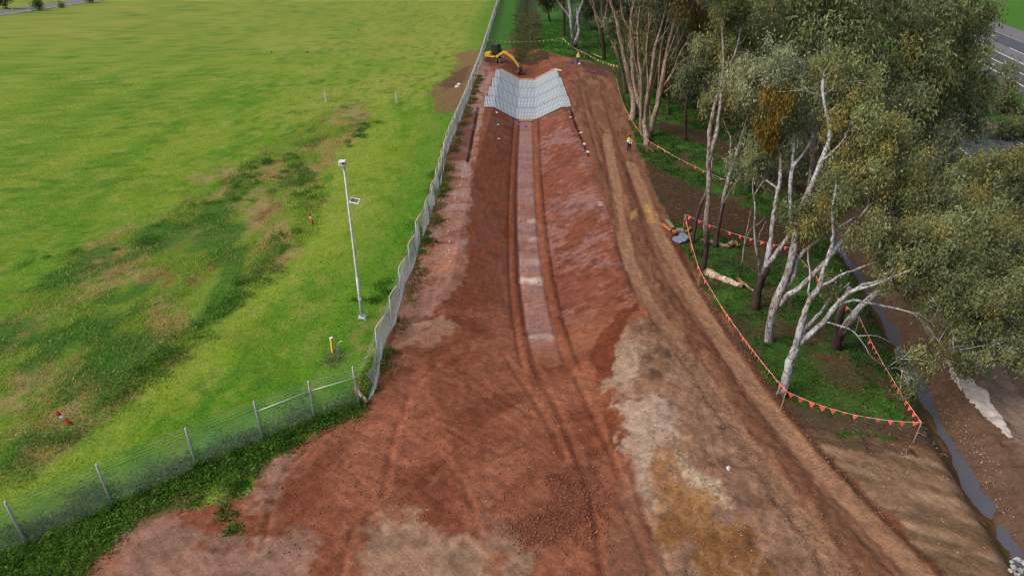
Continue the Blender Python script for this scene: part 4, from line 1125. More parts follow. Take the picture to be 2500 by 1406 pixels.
# ---- near trees on the grassy island
Y1 = 29.2
tree('gum_tree', 'nearest white gum forking low beside the flag line, its limbs sweeping right', (1907, 968),
     [(['base', (1922, 905, Y1), (1942, 848, Y1 + .3)], .265, .20, 0.5),
      ([(1942, 848, Y1 + .3), (1959, 785, Y1 + .5), (1971, 747, Y1 + .7), (1996, 705, Y1 + 1), (2010, 659, Y1 + 1.3), (2028, 614, Y1 + 1.7), (2036, 571, Y1 + 2), (2033, 528, Y1 + 2.2), (2042, 450, Y1 + 2.6)], .165, .05),
      ([(1942, 848, Y1 + .3), (1971, 821, Y1 + .4), (2013, 784, Y1 + .4), (2042, 745, Y1 + .4), (2070, 719, Y1 + .5), (2107, 696, Y1 + .6), (2153, 685, Y1 + .8), (2230, 672, Y1 + 1)], .17, .05),
      ([(2044, 742, Y1 + .4), (2084, 710, Y1 + .1), (2141, 694, Y1 - .2), (2220, 660, Y1 - .4)], .10, .03),
      ([(1952, 826, Y1 + .4), (1976, 793, Y1 + .9), (2005, 762, Y1 + 1.3), (2036, 722, Y1 + 1.8), (2075, 690, Y1 + 2.3)], .12, .05),
      ([(2042, 744, Y1 + .4), (2084, 733, Y1 + .2), (2127, 742, Y1 - .1), (2171, 750, Y1 - .3), (2222, 762, Y1 - .6), (2254, 787, Y1 - .8), (2282, 821, Y1 - 1), (2310, 858, Y1 - 1.1)], .085, .02),
      ([(2016, 786, Y1 + .4), (2050, 796, Y1), (2084, 810, Y1 - .3), (2107, 838, Y1 - .6), (2127, 870, Y1 - .8), (2164, 898, Y1 - .9)], .06, .012),
      ([(2095, 820, Y1 - .5), (2141, 820, Y1 - .6), (2178, 838, Y1 - .7)], .035, .01),
      ([(2222, 762, Y1 - .6), (2250, 770, Y1 - .9), (2285, 800, Y1 - 1.2)], .03, .01),
      ([(1999, 702, Y1 + 1), (2025, 690, Y1 + 1), (2056, 671, Y1 + 1), (2099, 654, Y1 + 1.1), (2140, 640, Y1 + 1.3), (2190, 610, Y1 + 1.5)], .09, .03),
      ([(1980, 730, Y1 + .8), (1974, 710, Y1 + .9), (1977, 670, Y1 + 1.2), (1972, 625, Y1 + 1.5), (1975, 598, Y1 + 1.6)], .06, .02)],
     [(2185, 655, Y1 + 1.0, 1.5, .9), (2255, 640, Y1 + 1.2, 1.7, 1.0), (2330, 665, Y1 + .8, 1.6, 1.1), (2300, 730, Y1, 1.3, .8), (2375, 745, Y1 - .2, 1.5, 1.0), (2420, 820, Y1 - .8, 1.3, .9), (2370, 880, Y1 - 1.2, 1.0, .7), (2245, 890, Y1 - 1.0, .9, .6), (2220, 940, Y1 - 1.5, .7, .45), (2045, 500, Y1 + 2.6, 1.4, 1.0, .25), (2120, 565, Y1 + 2, 1.5, .8), (2210, 575, Y1 + 2, 1.6, 1.0, .2), (2290, 575, Y1 + 2.2, 1.5, 1.0, .3), (2025, 700, Y1 + 1.6, .55, .45), (2330, 820, Y1 - .6, 1.1, .7), (2440, 740, Y1 - .2, 1.3, .9), (2480, 860, Y1 - 1.2, 1.1, .8)],
     dark=0, size=0.19, dens=0.85)
Y2 = 34.2
tree('gum_tree', 'thick pale gum trunk leaning right behind the forked one, bare base in the grass', (1877, 832),
     [(['base', (1885, 764, Y2), (1905, 713, Y2 + .2), (1922, 671, Y2 + .4), (1936, 614, Y2 + .7), (1942, 571, Y2 + 1), (1958, 505, Y2 + 1.6), (1983, 447, Y2 + 2.2), (2005, 393, Y2 + 2.8), (2020, 356, Y2 + 3.2), (2026, 313, Y2 + 3.6), (2017, 271, Y2 + 4), (2008, 214, Y2 + 4.5), (2023, 157, Y2 + 5)], .27, .07, 0.0),
      ([(1903, 744, Y2 + .1), (1928, 719, Y2 - .1), (1959, 699, Y2 - .2), (1999, 659, Y2 - .1), (2028, 625, Y2 + .1), (2050, 594, Y2 + .4), (2079, 554, Y2 + .8), (2120, 505, Y2 + 1.2)], .20, .07),
      ([(1915, 698, Y2 + .3), (1934, 682, Y2 + .4), (1942, 648, Y2 + .6), (1959, 619, Y2 + .8), (1982, 597, Y2 + 1), (2022, 577, Y2 + 1.3), (2056, 551, Y2 + 1.6), (2093, 531, Y2 + 2), (2141, 523, Y2 + 2.3), (2210, 530, Y2 + 2.4), (2290, 552, Y2 + 2.4), (2360, 560, Y2 + 2.4)], .13, .03),
      ([(2005, 393, Y2 + 2.8), (2025, 380, Y2 + 2.6), (2060, 340, Y2 + 2.6)], .10, .04),
      ([(2012, 240, Y2 + 4.3), (1985, 228, Y2 + 4.2), (1950, 222, Y2 + 4.2), (1900, 225, Y2 + 4.2)], .05, .02),
      ([(2010, 190, Y2 + 4.7), (2040, 170, Y2 + 4.8), (2090, 160, Y2 + 5)], .06, .02)],
     [(1955, 520, Y2 + .6, 1.5, .95, .25), (2000, 560, Y2 + .8, 1.2, .8, .2), (2085, 420, Y2 + 2, 2.0, 1.3, .3), (2150, 460, Y2 + 2, 1.9, 1.3, .35), (2150, 320, Y2 + 3, 2.2, 1.3, .6), (2090, 300, Y2 + 3.4, 1.9, 1.2, .4), (2170, 390, Y2 + 2.6, 2.0, 1.2, .4), (2230, 480, Y2 + 2.4, 1.9, 1.2, .3), (2060, 190, Y2 + 5, 2.2, 1.4, .1), (2050, 250, Y2 + 4.6, 1.5, 1.0, .3)],
     size=0.20, dens=0.85)
Y3 = 38.3
tree('gum_tree', 'dark based gum splitting into white stems beside the fallen white log', (1843, 752),
     [(['base', (1854, 693, Y3 + .1), (1871, 651, Y3 + .3)], .32, .24, 3.2),
      ([(1871, 651, Y3 + .3), (1880, 600, Y3 + .6), (1885, 557, Y3 + .9), (1891, 508, Y3 + 1.2), (1897, 478, Y3 + 1.5), (1906, 427, Y3 + 2), (1903, 365, Y3 + 2.6), (1889, 336, Y3 + 3), (1880, 300, Y3 + 3.2)], .18, .05, 0),
      ([(1871, 648, Y3 + .3), (1891, 625, Y3 + .3), (1919, 585, Y3 + .4), (1934, 560, Y3 + .5), (1930, 500, Y3 + 1), (1934, 413, Y3 + 2), (1963, 376, Y3 + 2.5), (1991, 316, Y3 + 3.2), (2015, 272, Y3 + 3.8)], .17, .07, 0),
      ([(1903, 365, Y3 + 2.6), (1920, 335, Y3 + 3), (1934, 312, Y3 + 3.2)], .05, .02, 0),
      ([(1935, 413, Y3 + 2.1), (1938, 340, Y3 + 2.8), (1940, 275, Y3 + 3.3)], .10, .05, 0)],
     [(1905, 275, Y3 + 3.4, 1.5, 1.0), (1850, 215, Y3 + 4.4, 2.4, 1.4), (1930, 200, Y3 + 4.6, 2.3, 1.4), (1870, 170, Y3 + 5, 2.4, 1.4), (1960, 290, Y3 + 3.6, 1.4, 1.0), (1840, 400, Y3 + 5, 1.6, 1.2, 0), (1890, 430, Y3 + 4, 1.3, 1.0, 0)],
     size=0.22, la=lin(100, 112, 82), lb=lin(172, 178, 138), warm=0.05)
tree('gum_sapling', 'slim white gum sapling rising just left of the dark based gum', (1851, 690),
     [(['base', (1853, 636, 40.3), (1843, 585, 40.4), (1843, 514, 40.6), (1840, 478, 40.8), (1838, 450, 41), (1843, 427, 41.2)], .10, .03),
      ([(1840, 478, 40.8), (1855, 455, 40.8), (1875, 418, 41), (1890, 400, 41)], .05, .015),
      ([(1846, 600, 40.4), (1862, 555, 40.4), (1872, 540, 40.5)], .03, .01)], [(1875, 385, 41.2, .8, .6), (1840, 395, 41.4, .8, .6)], size=0.2)
tree('gum_sapling', 'thin leaning bare sapling between the flag line and the white sapling', (1805, 682),
     [(['base', (1811, 650, 42.2), (1817, 600, 42.3), (1830, 565, 42.4), (1850, 548, 42.5), (1868, 530, 42.6)], .07, .02, 1.5), ([(1815, 610, 42.3), (1830, 530, 42.6), (1838, 500, 42.8)], .04, .012)], [], bark=GREY_BARK)
tree('gum_tree', 'dark forked trunk leaning toward the ditch behind the bare low branch', (2042, 852),
     [(['base', (2044, 799, 33.4), (2056, 750, 33.6), (2075, 700, 34)], .30, .14, 3.5),
      ([(2045, 830, 33.4), (2073, 784, 33), (2104, 747, 32.8), (2153, 710, 32.8), (2240, 690, 33), (2330, 640, 33.4), (2400, 590, 34)], .26, .08, 1.9)],
     [(2390, 560, 34, 1.9, 1.3, .2), (2450, 620, 33, 1.7, 1.2, .2), (2470, 700, 32, 1.6, 1.2), (2400, 660, 32.5, 1.5, 1.0, .3), (2340, 600, 34, 1.6, 1.1, .2), (2480, 790, 30.5, 1.3, 1.0), (2300, 500, 36, 1.8, 1.2), (2430, 700, 31.8, 1.4, 1.0), (2260, 560, 35, 1.5, 1.0)], size=0.20, dens=0.85)
# ---- trees between the two bare strips
tree('gum_tree', 'tall twin stemmed grey gum standing on the brown litter inside the flags', (1717, 662),
     [(['base', (1724, 598, 43.8), (1726, 526, 44), (1731, 455, 44.4), (1730, 400, 44.8), (1730, 370, 45), (1735, 299, 45.6), (1750, 242, 46), (1764, 185, 46.6), (1767, 128, 47), (1764, 60, 47.6), (1768, -20, 48)], .22, .06, 3.0),
      ([(1731, 395, 44.8), (1750, 322, 45.2), (1758, 259, 45.6), (1761, 228, 46), (1775, 185, 46.3), (1787, 151, 46.5), (1804, 100, 47), (1815, 40, 47.4)], .15, .05, 0),
      ([(1735, 430, 44.5), (1760, 440, 44.4), (1775, 425, 44.5), (1790, 400, 44.6)], .04, .015, 0)],
     [(1770, -60, 48, 2.5, 1.5), (1820, 30, 47.5, 2.0, 1.2), (1790, 150, 48, 1.3, 1.0), (1730, 120, 48.5, 1.2, 1.0), (1850, 90, 48.5, 2.0, 1.3)], bark=GREY_BARK * 1.12, size=0.24)
tree('gum_tree', 'leaning brown gum stem crossing behind the twin stemmed grey gum', (1690, 592),
     [(['base', (1704, 519, 49.5), (1722, 472, 50), (1735, 425, 50.4), (1742, 370, 51), (1750, 300, 52)], .17, .05, 3.2)], [(1752, 260, 52.5, 1.5, 1.2, 0)], bark=GREY_BARK, size=0.26)
tree('gum_tree', 'pair of ragged grey stems leaning right over the dark litter strip', (1746, 600),
     [(['base', (1762, 508, 49), (1776, 447, 49.5), (1787, 407, 50), (1809, 356, 50.6), (1832, 296, 51.3), (1855, 251, 52)], .21, .06, 3.2),
      ([(1778, 440, 49.6), (1796, 380, 50), (1821, 299, 51), (1838, 254, 51.6)], .12, .04, 0),
      ([(1781, 420, 49.8), (1784, 347, 50.4), (1775, 316, 50.8), (1764, 290, 51)], .08, .03, 0),
      ([(1764, 500, 49), (1800, 440, 48.6), (1830, 400, 48.6)], .05, .015, 0)],
     [(1860, 215, 52.5, 2.1, 1.3), (1800, 260, 52, 1.2, .9), (1760, 250, 52, 1.3, 1.0)], bark=GREY_BARK, size=0.25)
# ---- multi-stemmed cluster beside the haul road
Y7 = 78
tree('gum_tree', 'many stemmed tan gum fanning out beside the haul road near the standing worker', (1578, 352),
     [(['base', (1574, 300, Y7), (1578, 256, Y7 + .3), (1592, 171, Y7 + .8), (1600, 114, Y7 + 1), (1617, 57, Y7 + 1.4), (1632, 0, Y7 + 1.8)], .34, .10, 0),
      ([(1583, 350, Y7 - .1), (1597, 284, Y7), (1615, 213, Y7 + .2), (1623, 156, Y7 + .5), (1634, 100, Y7 + .8), (1649, 43, Y7 + 1.2), (1668, -20, Y7 + 1.5)], .36, .09, 0),
      ([(1570, 345, Y7), (1565, 290, Y7 + .2), (1566, 199, Y7 + .6), (1558, 128, Y7 + 1), (1559, 57, Y7 + 1.3), (1566, 0, Y7 + 1.6)], .26, .08, 0),
      ([(1590, 300, Y7 + .1), (1586, 240, Y7 + .5), (1600, 190, Y7 + 1), (1612, 140, Y7 + 1.4)], .15, .05, 0),
      ([(1612, 222, Y7 + .2), (1640, 180, Y7), (1663, 125, Y7), (1694, 77, Y7)], .13, .03, 0),
      ([(1630, 200, Y7), (1657, 156, Y7 - .3), (1690, 138, Y7 - .5), (1715, 135, Y7 - .5)], .06, .015, 0),
      ([(1622, 226, Y7), (1645, 208, Y7 - .2), (1672, 206, Y7 - .3)], .07, .02, 0), ([(1635, 190, Y7), (1680, 165, Y7 + .3), (1710, 155, Y7 + .3)], .05, .012, 0),
      ([(1623, 156, Y7 + .5), (1645, 95, Y7 + .2), (1665, 50, Y7), (1690, 20, Y7)], .08, .02, 0), ([(1600, 114, Y7 + 1), (1630, 70, Y7 + .8), (1655, 25, Y7 + .8)], .07, .02, 0), ([(1576, 290, Y7 + .2), (1582, 200, Y7 + .7), (1578, 120, Y7 + 1.2), (1590, 40, Y7 + 1.6), (1596, -10, Y7 + 1.8)], .14, .05, 0), ([(1594, 300, Y7), (1606, 230, Y7 + .3), (1610, 150, Y7 + .8), (1622, 80, Y7 + 1.2), (1640, 10, Y7 + 1.5)], .15, .05, 0), ([(1566, 210, Y7 + .6), (1550, 150, Y7 + .9), (1546, 90, Y7 + 1.2), (1538, 20, Y7 + 1.5)], .10, .04, 0), ([(1623, 160, Y7 + .5), (1655, 110, Y7 + .3), (1672, 70, Y7 + .3), (1682, 30, Y7 + .3)], .06, .015, 0)],
     [(1610, -60, Y7 + 2, 3.2, 2.0), (1680, -30, Y7 + 1, 2.8, 1.8, .4), (1560, -60, Y7 + 2, 2.8, 1.8), (1590, 120, Y7 + 2.5, 1.2, 1.6, .3), (1660, 90, Y7 + 2, 1.2, 1.0, 0)], bark=TAN_BARK, size=0.36)
tree('gum_tree', 'stout tan double trunk behind the fan of stems, at the bend of the flags', (1543, 292),
     [(['base', (1546, 242, 89.5), (1535, 185, 90), (1524, 137, 90.5), (1512, 80, 91), (1501, 34, 91.5), (1487, -10, 92)], .45, .16, 0),
      ([(1555, 290, 88), (1557, 242, 89), (1545, 182, 89.6), (1543, 128, 90), (1540, 57, 90.6), (1547, 0, 91)], .38, .14, 0),
      ([(1557, 235, 89), (1566, 185, 89.5), (1580, 120, 90.5), (1585, 30, 91)], .2, .08, 0), ([(1535, 70, 91), (1520, 40, 91.3), (1515, 0, 91.6)], .14, .05, 0)],
     [(1500, -60, 93, 3.2, 1.8), (1560, -70, 93, 3.2, 1.8), (1548, 110, 91.5, 1.3, 1.6, .2), (1580, 60, 92, 1.6, 1.5, .2)], bark=TAN_BARK * 1.05, size=0.4)
tree('gum_tree', 'dark reddish gum with thin stems spreading left at the end of the haul road', (1526, 228),
     [(['base', (1518, 171, 104), (1504, 122, 104.5), (1484, 80, 105), (1460, 45, 105.5), (1440, 0, 106)], .36, .12, 4.0),
      ([(1505, 125, 104.5), (1498, 70, 105), (1495, 20, 105.4), (1480, -20, 105.8)], .22, .08, 0), ([(1490, 92, 105), (1470, 40, 105.2), (1468, 0, 105.6)], .12, .05, 0)],
     [(1450, -60, 107, 3.0, 1.8), (1490, -60, 107, 3, 1.8)], bark=TAN_BARK * 0.75, size=0.42)
tree('gum_tree', 'dark red trunk standing alone between the white twin gum and the tan cluster', (1474, 146),
     [(['base', (1471, 94, 127), (1464, 74, 127.3), (1455, 37, 127.8), (1445, -10, 128.5)], .42, .18, 5), ([(1466, 76, 127.3), (1478, 40, 127.6), (1486, -5, 128)], .25, .1, 0)],
     [(1450, -60, 129, 3.4, 2.0)], bark=TAN_BARK * 0.7, size=0.45)
tree('gum_tree', 'white twin trunked gum beside the flag corner behind the far worker', (1403, 116),
     [(['base', (1397, 71, 139), (1393, 28, 139.5), (1387, -15, 140)], .5, .3, 1.6), ([(1402, 112, 138.6), (1413, 78, 139), (1410, 43, 139.3), (1418, 17, 139.6), (1428, -8, 140)], .38, .22, 1.3),
      ([(1391, 43, 139.3), (1372, 18, 139.5), (1356, -4, 139.8)], .2, .12, 0), ([(1402, 75, 139), (1409, 50, 139.3), (1408, 20, 140)], .18, .12, 0)],
     [(1380, -60, 141, 3.5, 2.0), (1425, -60, 141, 3.5, 2.0)], bark=WHITE_BARK, size=0.5)
tree('gum_tree', 'slim dark trunk just left of the white twin trunked gum', (1377, 88),
     [(['base', (1377, 40, 156), (1374, -10, 156.5)], .38, .28, 9)], [(1370, -50, 157, 3, 2, 0)], bark=TAN_BARK * .5, size=0.5)
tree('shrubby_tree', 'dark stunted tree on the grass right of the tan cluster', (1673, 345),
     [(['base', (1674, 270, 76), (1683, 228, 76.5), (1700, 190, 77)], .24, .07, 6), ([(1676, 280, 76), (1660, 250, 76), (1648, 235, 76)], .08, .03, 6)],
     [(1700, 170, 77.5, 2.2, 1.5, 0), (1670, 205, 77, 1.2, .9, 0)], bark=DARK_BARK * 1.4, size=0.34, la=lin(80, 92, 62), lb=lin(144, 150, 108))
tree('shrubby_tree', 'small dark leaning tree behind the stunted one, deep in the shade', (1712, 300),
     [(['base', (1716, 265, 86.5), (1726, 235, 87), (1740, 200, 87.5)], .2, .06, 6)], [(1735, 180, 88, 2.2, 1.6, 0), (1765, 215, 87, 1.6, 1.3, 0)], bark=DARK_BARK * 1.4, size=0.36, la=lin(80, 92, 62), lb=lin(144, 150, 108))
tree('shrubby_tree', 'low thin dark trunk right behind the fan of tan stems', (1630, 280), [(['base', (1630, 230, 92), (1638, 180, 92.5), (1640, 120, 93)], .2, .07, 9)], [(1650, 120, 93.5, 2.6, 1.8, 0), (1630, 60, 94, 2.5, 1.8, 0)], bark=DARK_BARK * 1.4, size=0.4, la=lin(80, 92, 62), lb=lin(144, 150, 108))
# ---- taller trees behind, between the ditch and the service road
def bg(label, blobs, Y, base_px_x, bark=GREY_BARK, size=0.36, lean=0.0, **kw):
    cs = [at_y(px, py, Y + dy) for px, py, dy, rh, rv, *w in blobs]
    top = np.mean(cs, 0); bx = at_y(base_px_x, 400, Y)[0]
    z0 = gz(bx, Y); H = max(c[2] for c in cs); lo = min(c[2] for c in cs)
    fork = np.array([bx * 0.6 + top[0] * 0.4, Y, z0 + 0.45 * max(lo - z0, 3.0)])
    limbs = [(['base', (bx * 0.8 + top[0] * .2, Y, z0 + 0.2 * (lo - z0), 0), (*fork, 0)], .30, .22, 2.0)]
    for c in cs:
        mid = fork * 0.45 + c * 0.55 + np.array([0, 0, -0.6]) + RNG.normal(size=3) * 0.3
        limbs.append(([(*fork, 0), (*mid, 0), (*(c + np.array([0, 0, -0.3])), 0)], .13, .05, 0))
    tree('gum_tree', label, None, limbs, [(*c, rh, rv, (w[0] if w else 0.03), 'w') for c, (px, py, dy, rh, rv, *w) in zip(cs, blobs)], bark=bark, base_xy=(bx, Y), size=size, **kw)
bg('broad crowned gum filling the top middle of the wood, above the twin stemmed gum', [(1990, 90, 0, 3.0, 1.8), (2080, 50, 1, 3.0, 1.8), (2060, 165, -1, 2.3, 1.5), (1955, 165, -1, 2.4, 1.5), (2000, -10, 2, 3.2, 1.8), (1910, 40, 1, 2.6, 1.7), (2120, 130, 0, 2.3, 1.5)], 53, 2000)
bg('big olive crown left of the hidden carriageway, at the top of the picture', [(2180, 40, 0, 3.2, 1.9, .12), (2215, 130, -1, 2.9, 1.8, .12), (2160, 190, -2, 2.4, 1.5, .1), (2255, 50, 1, 2.8, 1.8), (2220, 235, -3, 2.2, 1.5), (2270, 190, -1, 2.4, 1.6), (2120, -20, 2, 3.0, 1.9)], 58, 2180)
bg('right hand crown whose edge hangs over the dual carriageway', [(2330, 60, 0, 2.9, 1.9), (2352, 150, 0, 2.7, 1.8, .1), (2310, 215, -2, 2.3, 1.6, .1), (2355, 245, -1, 2.3, 1.6), (2290, 275, -3, 1.9, 1.2), (2385, 215, 0, 1.6, 1.4), (2300, -20, 2, 3.0, 1.9), (2380, 30, 2, 1.7, 1.5), (2370, 300, -2, 1.3, .9), (2265, 345, -5, 1.6, 1.1), (2225, 300, -3, 1.8, 1.2)], 62, 2310)
bg('low spreading gum at the right edge below the gap that shows the road', [(2440, 425, 0, 2.2, 1.4, .2), (2395, 480, -2, 1.8, 1.2, .3), (2475, 500, -2, 2.0, 1.4, .15), (2345, 450, 0, 1.5, 1.1), (2490, 400, 0, 1.7, 1.3, .2), (2390, 410, 1, 1.5, 1.0, .1), (2420, 540, -5, 1.6, 1.2, .25), (2480, 580, -6, 1.6, 1.2)], 43, 2430, size=0.25)
bg('grey green gum behind the hanging ochre clump, left of the broad crown', [(1860, 50, 0, 3.0, 1.8), (1800, 30, 1, 2.8, 1.8), (1840, 125, -1, 2.4, 1.6), (1900, -15, 2, 3, 1.8), (1790, 100, 0, 2.2, 1.6), (1880, 140, -2, 2.0, 1.4)], 68, 1850, size=0.38)
bg('brownish thin crowned gum between the tan cluster and the twin stemmed gum', [(1725, 30, 0, 2.8, 1.9, .35), (1690, 60, 1, 2.2, 1.7, .5), (1752, 100, -1, 2.0, 1.5, .1), (1700, -30, 2, 3, 2, .3), (1730, 170, -2, 1.6, 1.2, 0)], 82, 1725, size=0.4, la=lin(72, 70, 46), lb=lin(134, 126, 84))
bg('dim bluish gum low behind the pale trunks, above the ditch', [(2230, 400, 0, 1.8, 1.2, 0), (2190, 330, 1, 1.8, 1.2, 0), (2290, 395, 0, 1.6, 1.1, 0), (2250, 450, -2, 1.5, 1.1, 0), (2190, 440, -2, 1.4, 1.0, .1), (2330, 395, 2, 1.3, 0.9)], 46, 2240, size=0.26, la=lin(66, 78, 56), lb=lin(130, 138, 98))
bg('slender young gum standing against the road markings', [(2455, 170, 0, 1.0, .9, .1), (2462, 215, 0, 1.3, 1.0, .1), (2440, 245, 0, 1.2, .9), (2470, 262, 0, 1.2, .8)], 88, 2455, size=0.36)
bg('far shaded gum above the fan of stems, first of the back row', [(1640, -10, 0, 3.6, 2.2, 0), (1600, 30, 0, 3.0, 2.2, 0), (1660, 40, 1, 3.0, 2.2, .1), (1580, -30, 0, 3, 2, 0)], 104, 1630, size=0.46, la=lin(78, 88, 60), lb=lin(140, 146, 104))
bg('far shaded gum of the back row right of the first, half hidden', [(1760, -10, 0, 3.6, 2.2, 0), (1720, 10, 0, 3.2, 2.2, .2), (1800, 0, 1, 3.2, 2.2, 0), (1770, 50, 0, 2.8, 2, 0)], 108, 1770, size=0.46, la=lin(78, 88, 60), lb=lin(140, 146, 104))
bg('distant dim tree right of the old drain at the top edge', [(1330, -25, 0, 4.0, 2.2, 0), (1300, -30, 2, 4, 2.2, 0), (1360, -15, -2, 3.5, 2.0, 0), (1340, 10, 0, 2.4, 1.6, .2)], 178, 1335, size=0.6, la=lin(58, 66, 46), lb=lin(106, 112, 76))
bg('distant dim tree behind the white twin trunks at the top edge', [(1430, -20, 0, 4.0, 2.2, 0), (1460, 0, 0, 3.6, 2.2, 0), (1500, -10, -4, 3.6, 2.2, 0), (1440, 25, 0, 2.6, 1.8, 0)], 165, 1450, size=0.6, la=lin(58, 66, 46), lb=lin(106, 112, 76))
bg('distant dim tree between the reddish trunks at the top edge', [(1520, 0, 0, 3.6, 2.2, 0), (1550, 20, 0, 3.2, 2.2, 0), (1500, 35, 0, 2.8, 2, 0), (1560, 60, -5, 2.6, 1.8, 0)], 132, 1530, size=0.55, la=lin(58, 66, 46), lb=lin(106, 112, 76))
def shrub(label, px, py, rh, rv, size=0.24, n=2600, la=None, lb=None, group=None, warm=0.05, up=0.6, name='shrub', cat='shrub', stems=5):
    b = Gs(px, py); t = empty(name, b); tag(t, label, cat, group)
    la = lin(60, 72, 48) if la is None else la; lb = lin(120, 128, 90) if lb is None else lb
    parts = []
    for k in range(6):
        a = RNG.random() * 6.28; q = np.array([math.cos(a) * rh * .5, math.sin(a) * rh * .5, rv * (0.7 + 0.6 * RNG.random())]) if k else np.array([0, 0, rv])
        parts.append(blob_leaves(q, rh * .55, rv * .6, n // 6, size, la, lb, droop=up, warm=warm)[0])
    V, F, Cc = cat_np(parts)
    V[:, 2] = np.maximum(V[:, 2], 0.02)
    link('foliage', np_mesh('foliage', V, F, {'tone': ('FLOAT_COLOR', Cc)}), M['leaf'], t)
    W = Wood()
    for k in range(stems):
        a = 6.28 * k / stems + RNG.random(); W.limb([np.array([0, 0, -.1]), np.array([math.cos(a) * rh * .25, math.sin(a) * rh * .25, rv * .6]), np.array([math.cos(a) * rh * .55, math.sin(a) * rh * .55, rv * 1.3])], .035, .012, DARK_BARK * 1.5, 0, 0, n=5, sub=2)
    me = np_mesh('stems', np.array(W.V), np.array(W.F), {'tone': ('FLOAT_COLOR', np.array(W.C))}, smooth=True)
    link('stems', me, M['bark'], t)
    return t
SG = 'understorey shrubs in the wood'
shrub('bluish grey shrub behind the pale sapling, over the dark strip', 1850, 470, 2.0, 1.5, group=SG)
shrub('dense dim shrub between the two pale leaning limbs', 1930, 445, 1.9, 1.4, group=SG)
shrub('dim shrub deep in the shade right of the pale limbs', 2080, 470, 2.4, 1.6, group=SG)
shrub('large shrub under the right hand crowns beside the far ditch', 2210, 520, 2.6, 1.8, group=SG, n=3600)
shrub('low shrub in the shade right of the tan cluster', 1750, 290, 2.4, 1.6, 0.3, group=SG)
shrub('straggling shrub far back between the stunted trees', 1800, 250, 3.0, 2.0, 0.34, group=SG)
shrub('round shrub farthest back beside the back row of gums', 1900, 230, 3.4, 2.2, 0.36, group=SG)
shrub('dark roadside bush at the right edge below the green median', 2455, 345, 2.6, 1.7, 0.28, n=3600, group='roadside bushes', la=lin(60, 74, 44), lb=lin(112, 124, 80))
shrub('second dark roadside bush touching the right edge of the picture', 2500, 330, 2.6, 1.8, 0.28, n=3600, group='roadside bushes', la=lin(60, 74, 44), lb=lin(112, 124, 80))
shrub('pale roadside bush on the verge just under the slender young gum', 2450, 272, 2.2, 1.3, 0.3, group='roadside bushes', la=lin(80, 92, 54), lb=lin(140, 146, 96))
shrub('sprawling olive shrub on the ditch bank under the low crowns', 2330, 760, 1.4, .9, 0.2, group=SG)
shrub('dark green shrub at the right edge beyond the ditch', 2490, 800, 1.6, 1.0, 0.2, group=SG, la=lin(50, 80, 30), lb=lin(100, 130, 56))
DIM = dict(la=lin(64, 74, 50), lb=lin(126, 132, 94))  # duller leaf colours paint the wood's deep shade into these crowns
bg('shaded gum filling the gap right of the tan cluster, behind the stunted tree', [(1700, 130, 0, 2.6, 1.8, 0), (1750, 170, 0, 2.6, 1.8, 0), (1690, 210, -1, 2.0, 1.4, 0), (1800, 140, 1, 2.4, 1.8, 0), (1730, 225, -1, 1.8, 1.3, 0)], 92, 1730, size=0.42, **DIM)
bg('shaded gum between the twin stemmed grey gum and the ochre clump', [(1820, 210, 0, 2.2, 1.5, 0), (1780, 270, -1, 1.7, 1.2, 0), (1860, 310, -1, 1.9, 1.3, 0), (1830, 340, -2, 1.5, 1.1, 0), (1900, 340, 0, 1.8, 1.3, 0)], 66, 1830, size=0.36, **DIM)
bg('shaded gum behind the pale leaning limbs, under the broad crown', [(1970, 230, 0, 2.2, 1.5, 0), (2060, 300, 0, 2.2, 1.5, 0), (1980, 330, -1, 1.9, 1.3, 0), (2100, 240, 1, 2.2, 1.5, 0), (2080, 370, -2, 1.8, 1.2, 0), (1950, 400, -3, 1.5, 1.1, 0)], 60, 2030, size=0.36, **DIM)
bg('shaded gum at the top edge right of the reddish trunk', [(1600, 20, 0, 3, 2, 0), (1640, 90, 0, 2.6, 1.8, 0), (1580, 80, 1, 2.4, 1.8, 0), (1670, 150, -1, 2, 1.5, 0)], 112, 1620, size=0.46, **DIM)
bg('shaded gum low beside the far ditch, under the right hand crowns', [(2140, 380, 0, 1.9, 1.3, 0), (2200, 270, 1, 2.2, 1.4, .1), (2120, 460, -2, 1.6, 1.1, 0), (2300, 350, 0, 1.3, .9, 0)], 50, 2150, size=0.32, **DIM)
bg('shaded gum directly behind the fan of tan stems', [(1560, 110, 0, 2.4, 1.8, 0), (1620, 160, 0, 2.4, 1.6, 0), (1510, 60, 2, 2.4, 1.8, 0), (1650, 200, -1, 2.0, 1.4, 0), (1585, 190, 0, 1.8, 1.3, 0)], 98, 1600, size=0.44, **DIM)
# ochre hanging clump of mistletoe
c0 = at_y(1885, 275, Y3 + 2.6) + np.array([0, 0, .6]); t = empty('mistletoe', c0); tag(t, 'drooping ochre mistletoe clump hanging in the gum left of the pale limbs', 'plant')
P_ = [blob_leaves(np.array([.2 * math.sin(k * 2), 0, -0.55 * k]), 0.95 - .16 * k, .7, 2200, .2, lin(92, 82, 38), lin(150, 128, 52), 2.6, 0)[0] for k in range(5)]
V, F, Cc = cat_np(P_); link('foliage', np_mesh('foliage', V, F, {'tone': ('FLOAT_COLOR', Cc)}), M['leaf'], t)
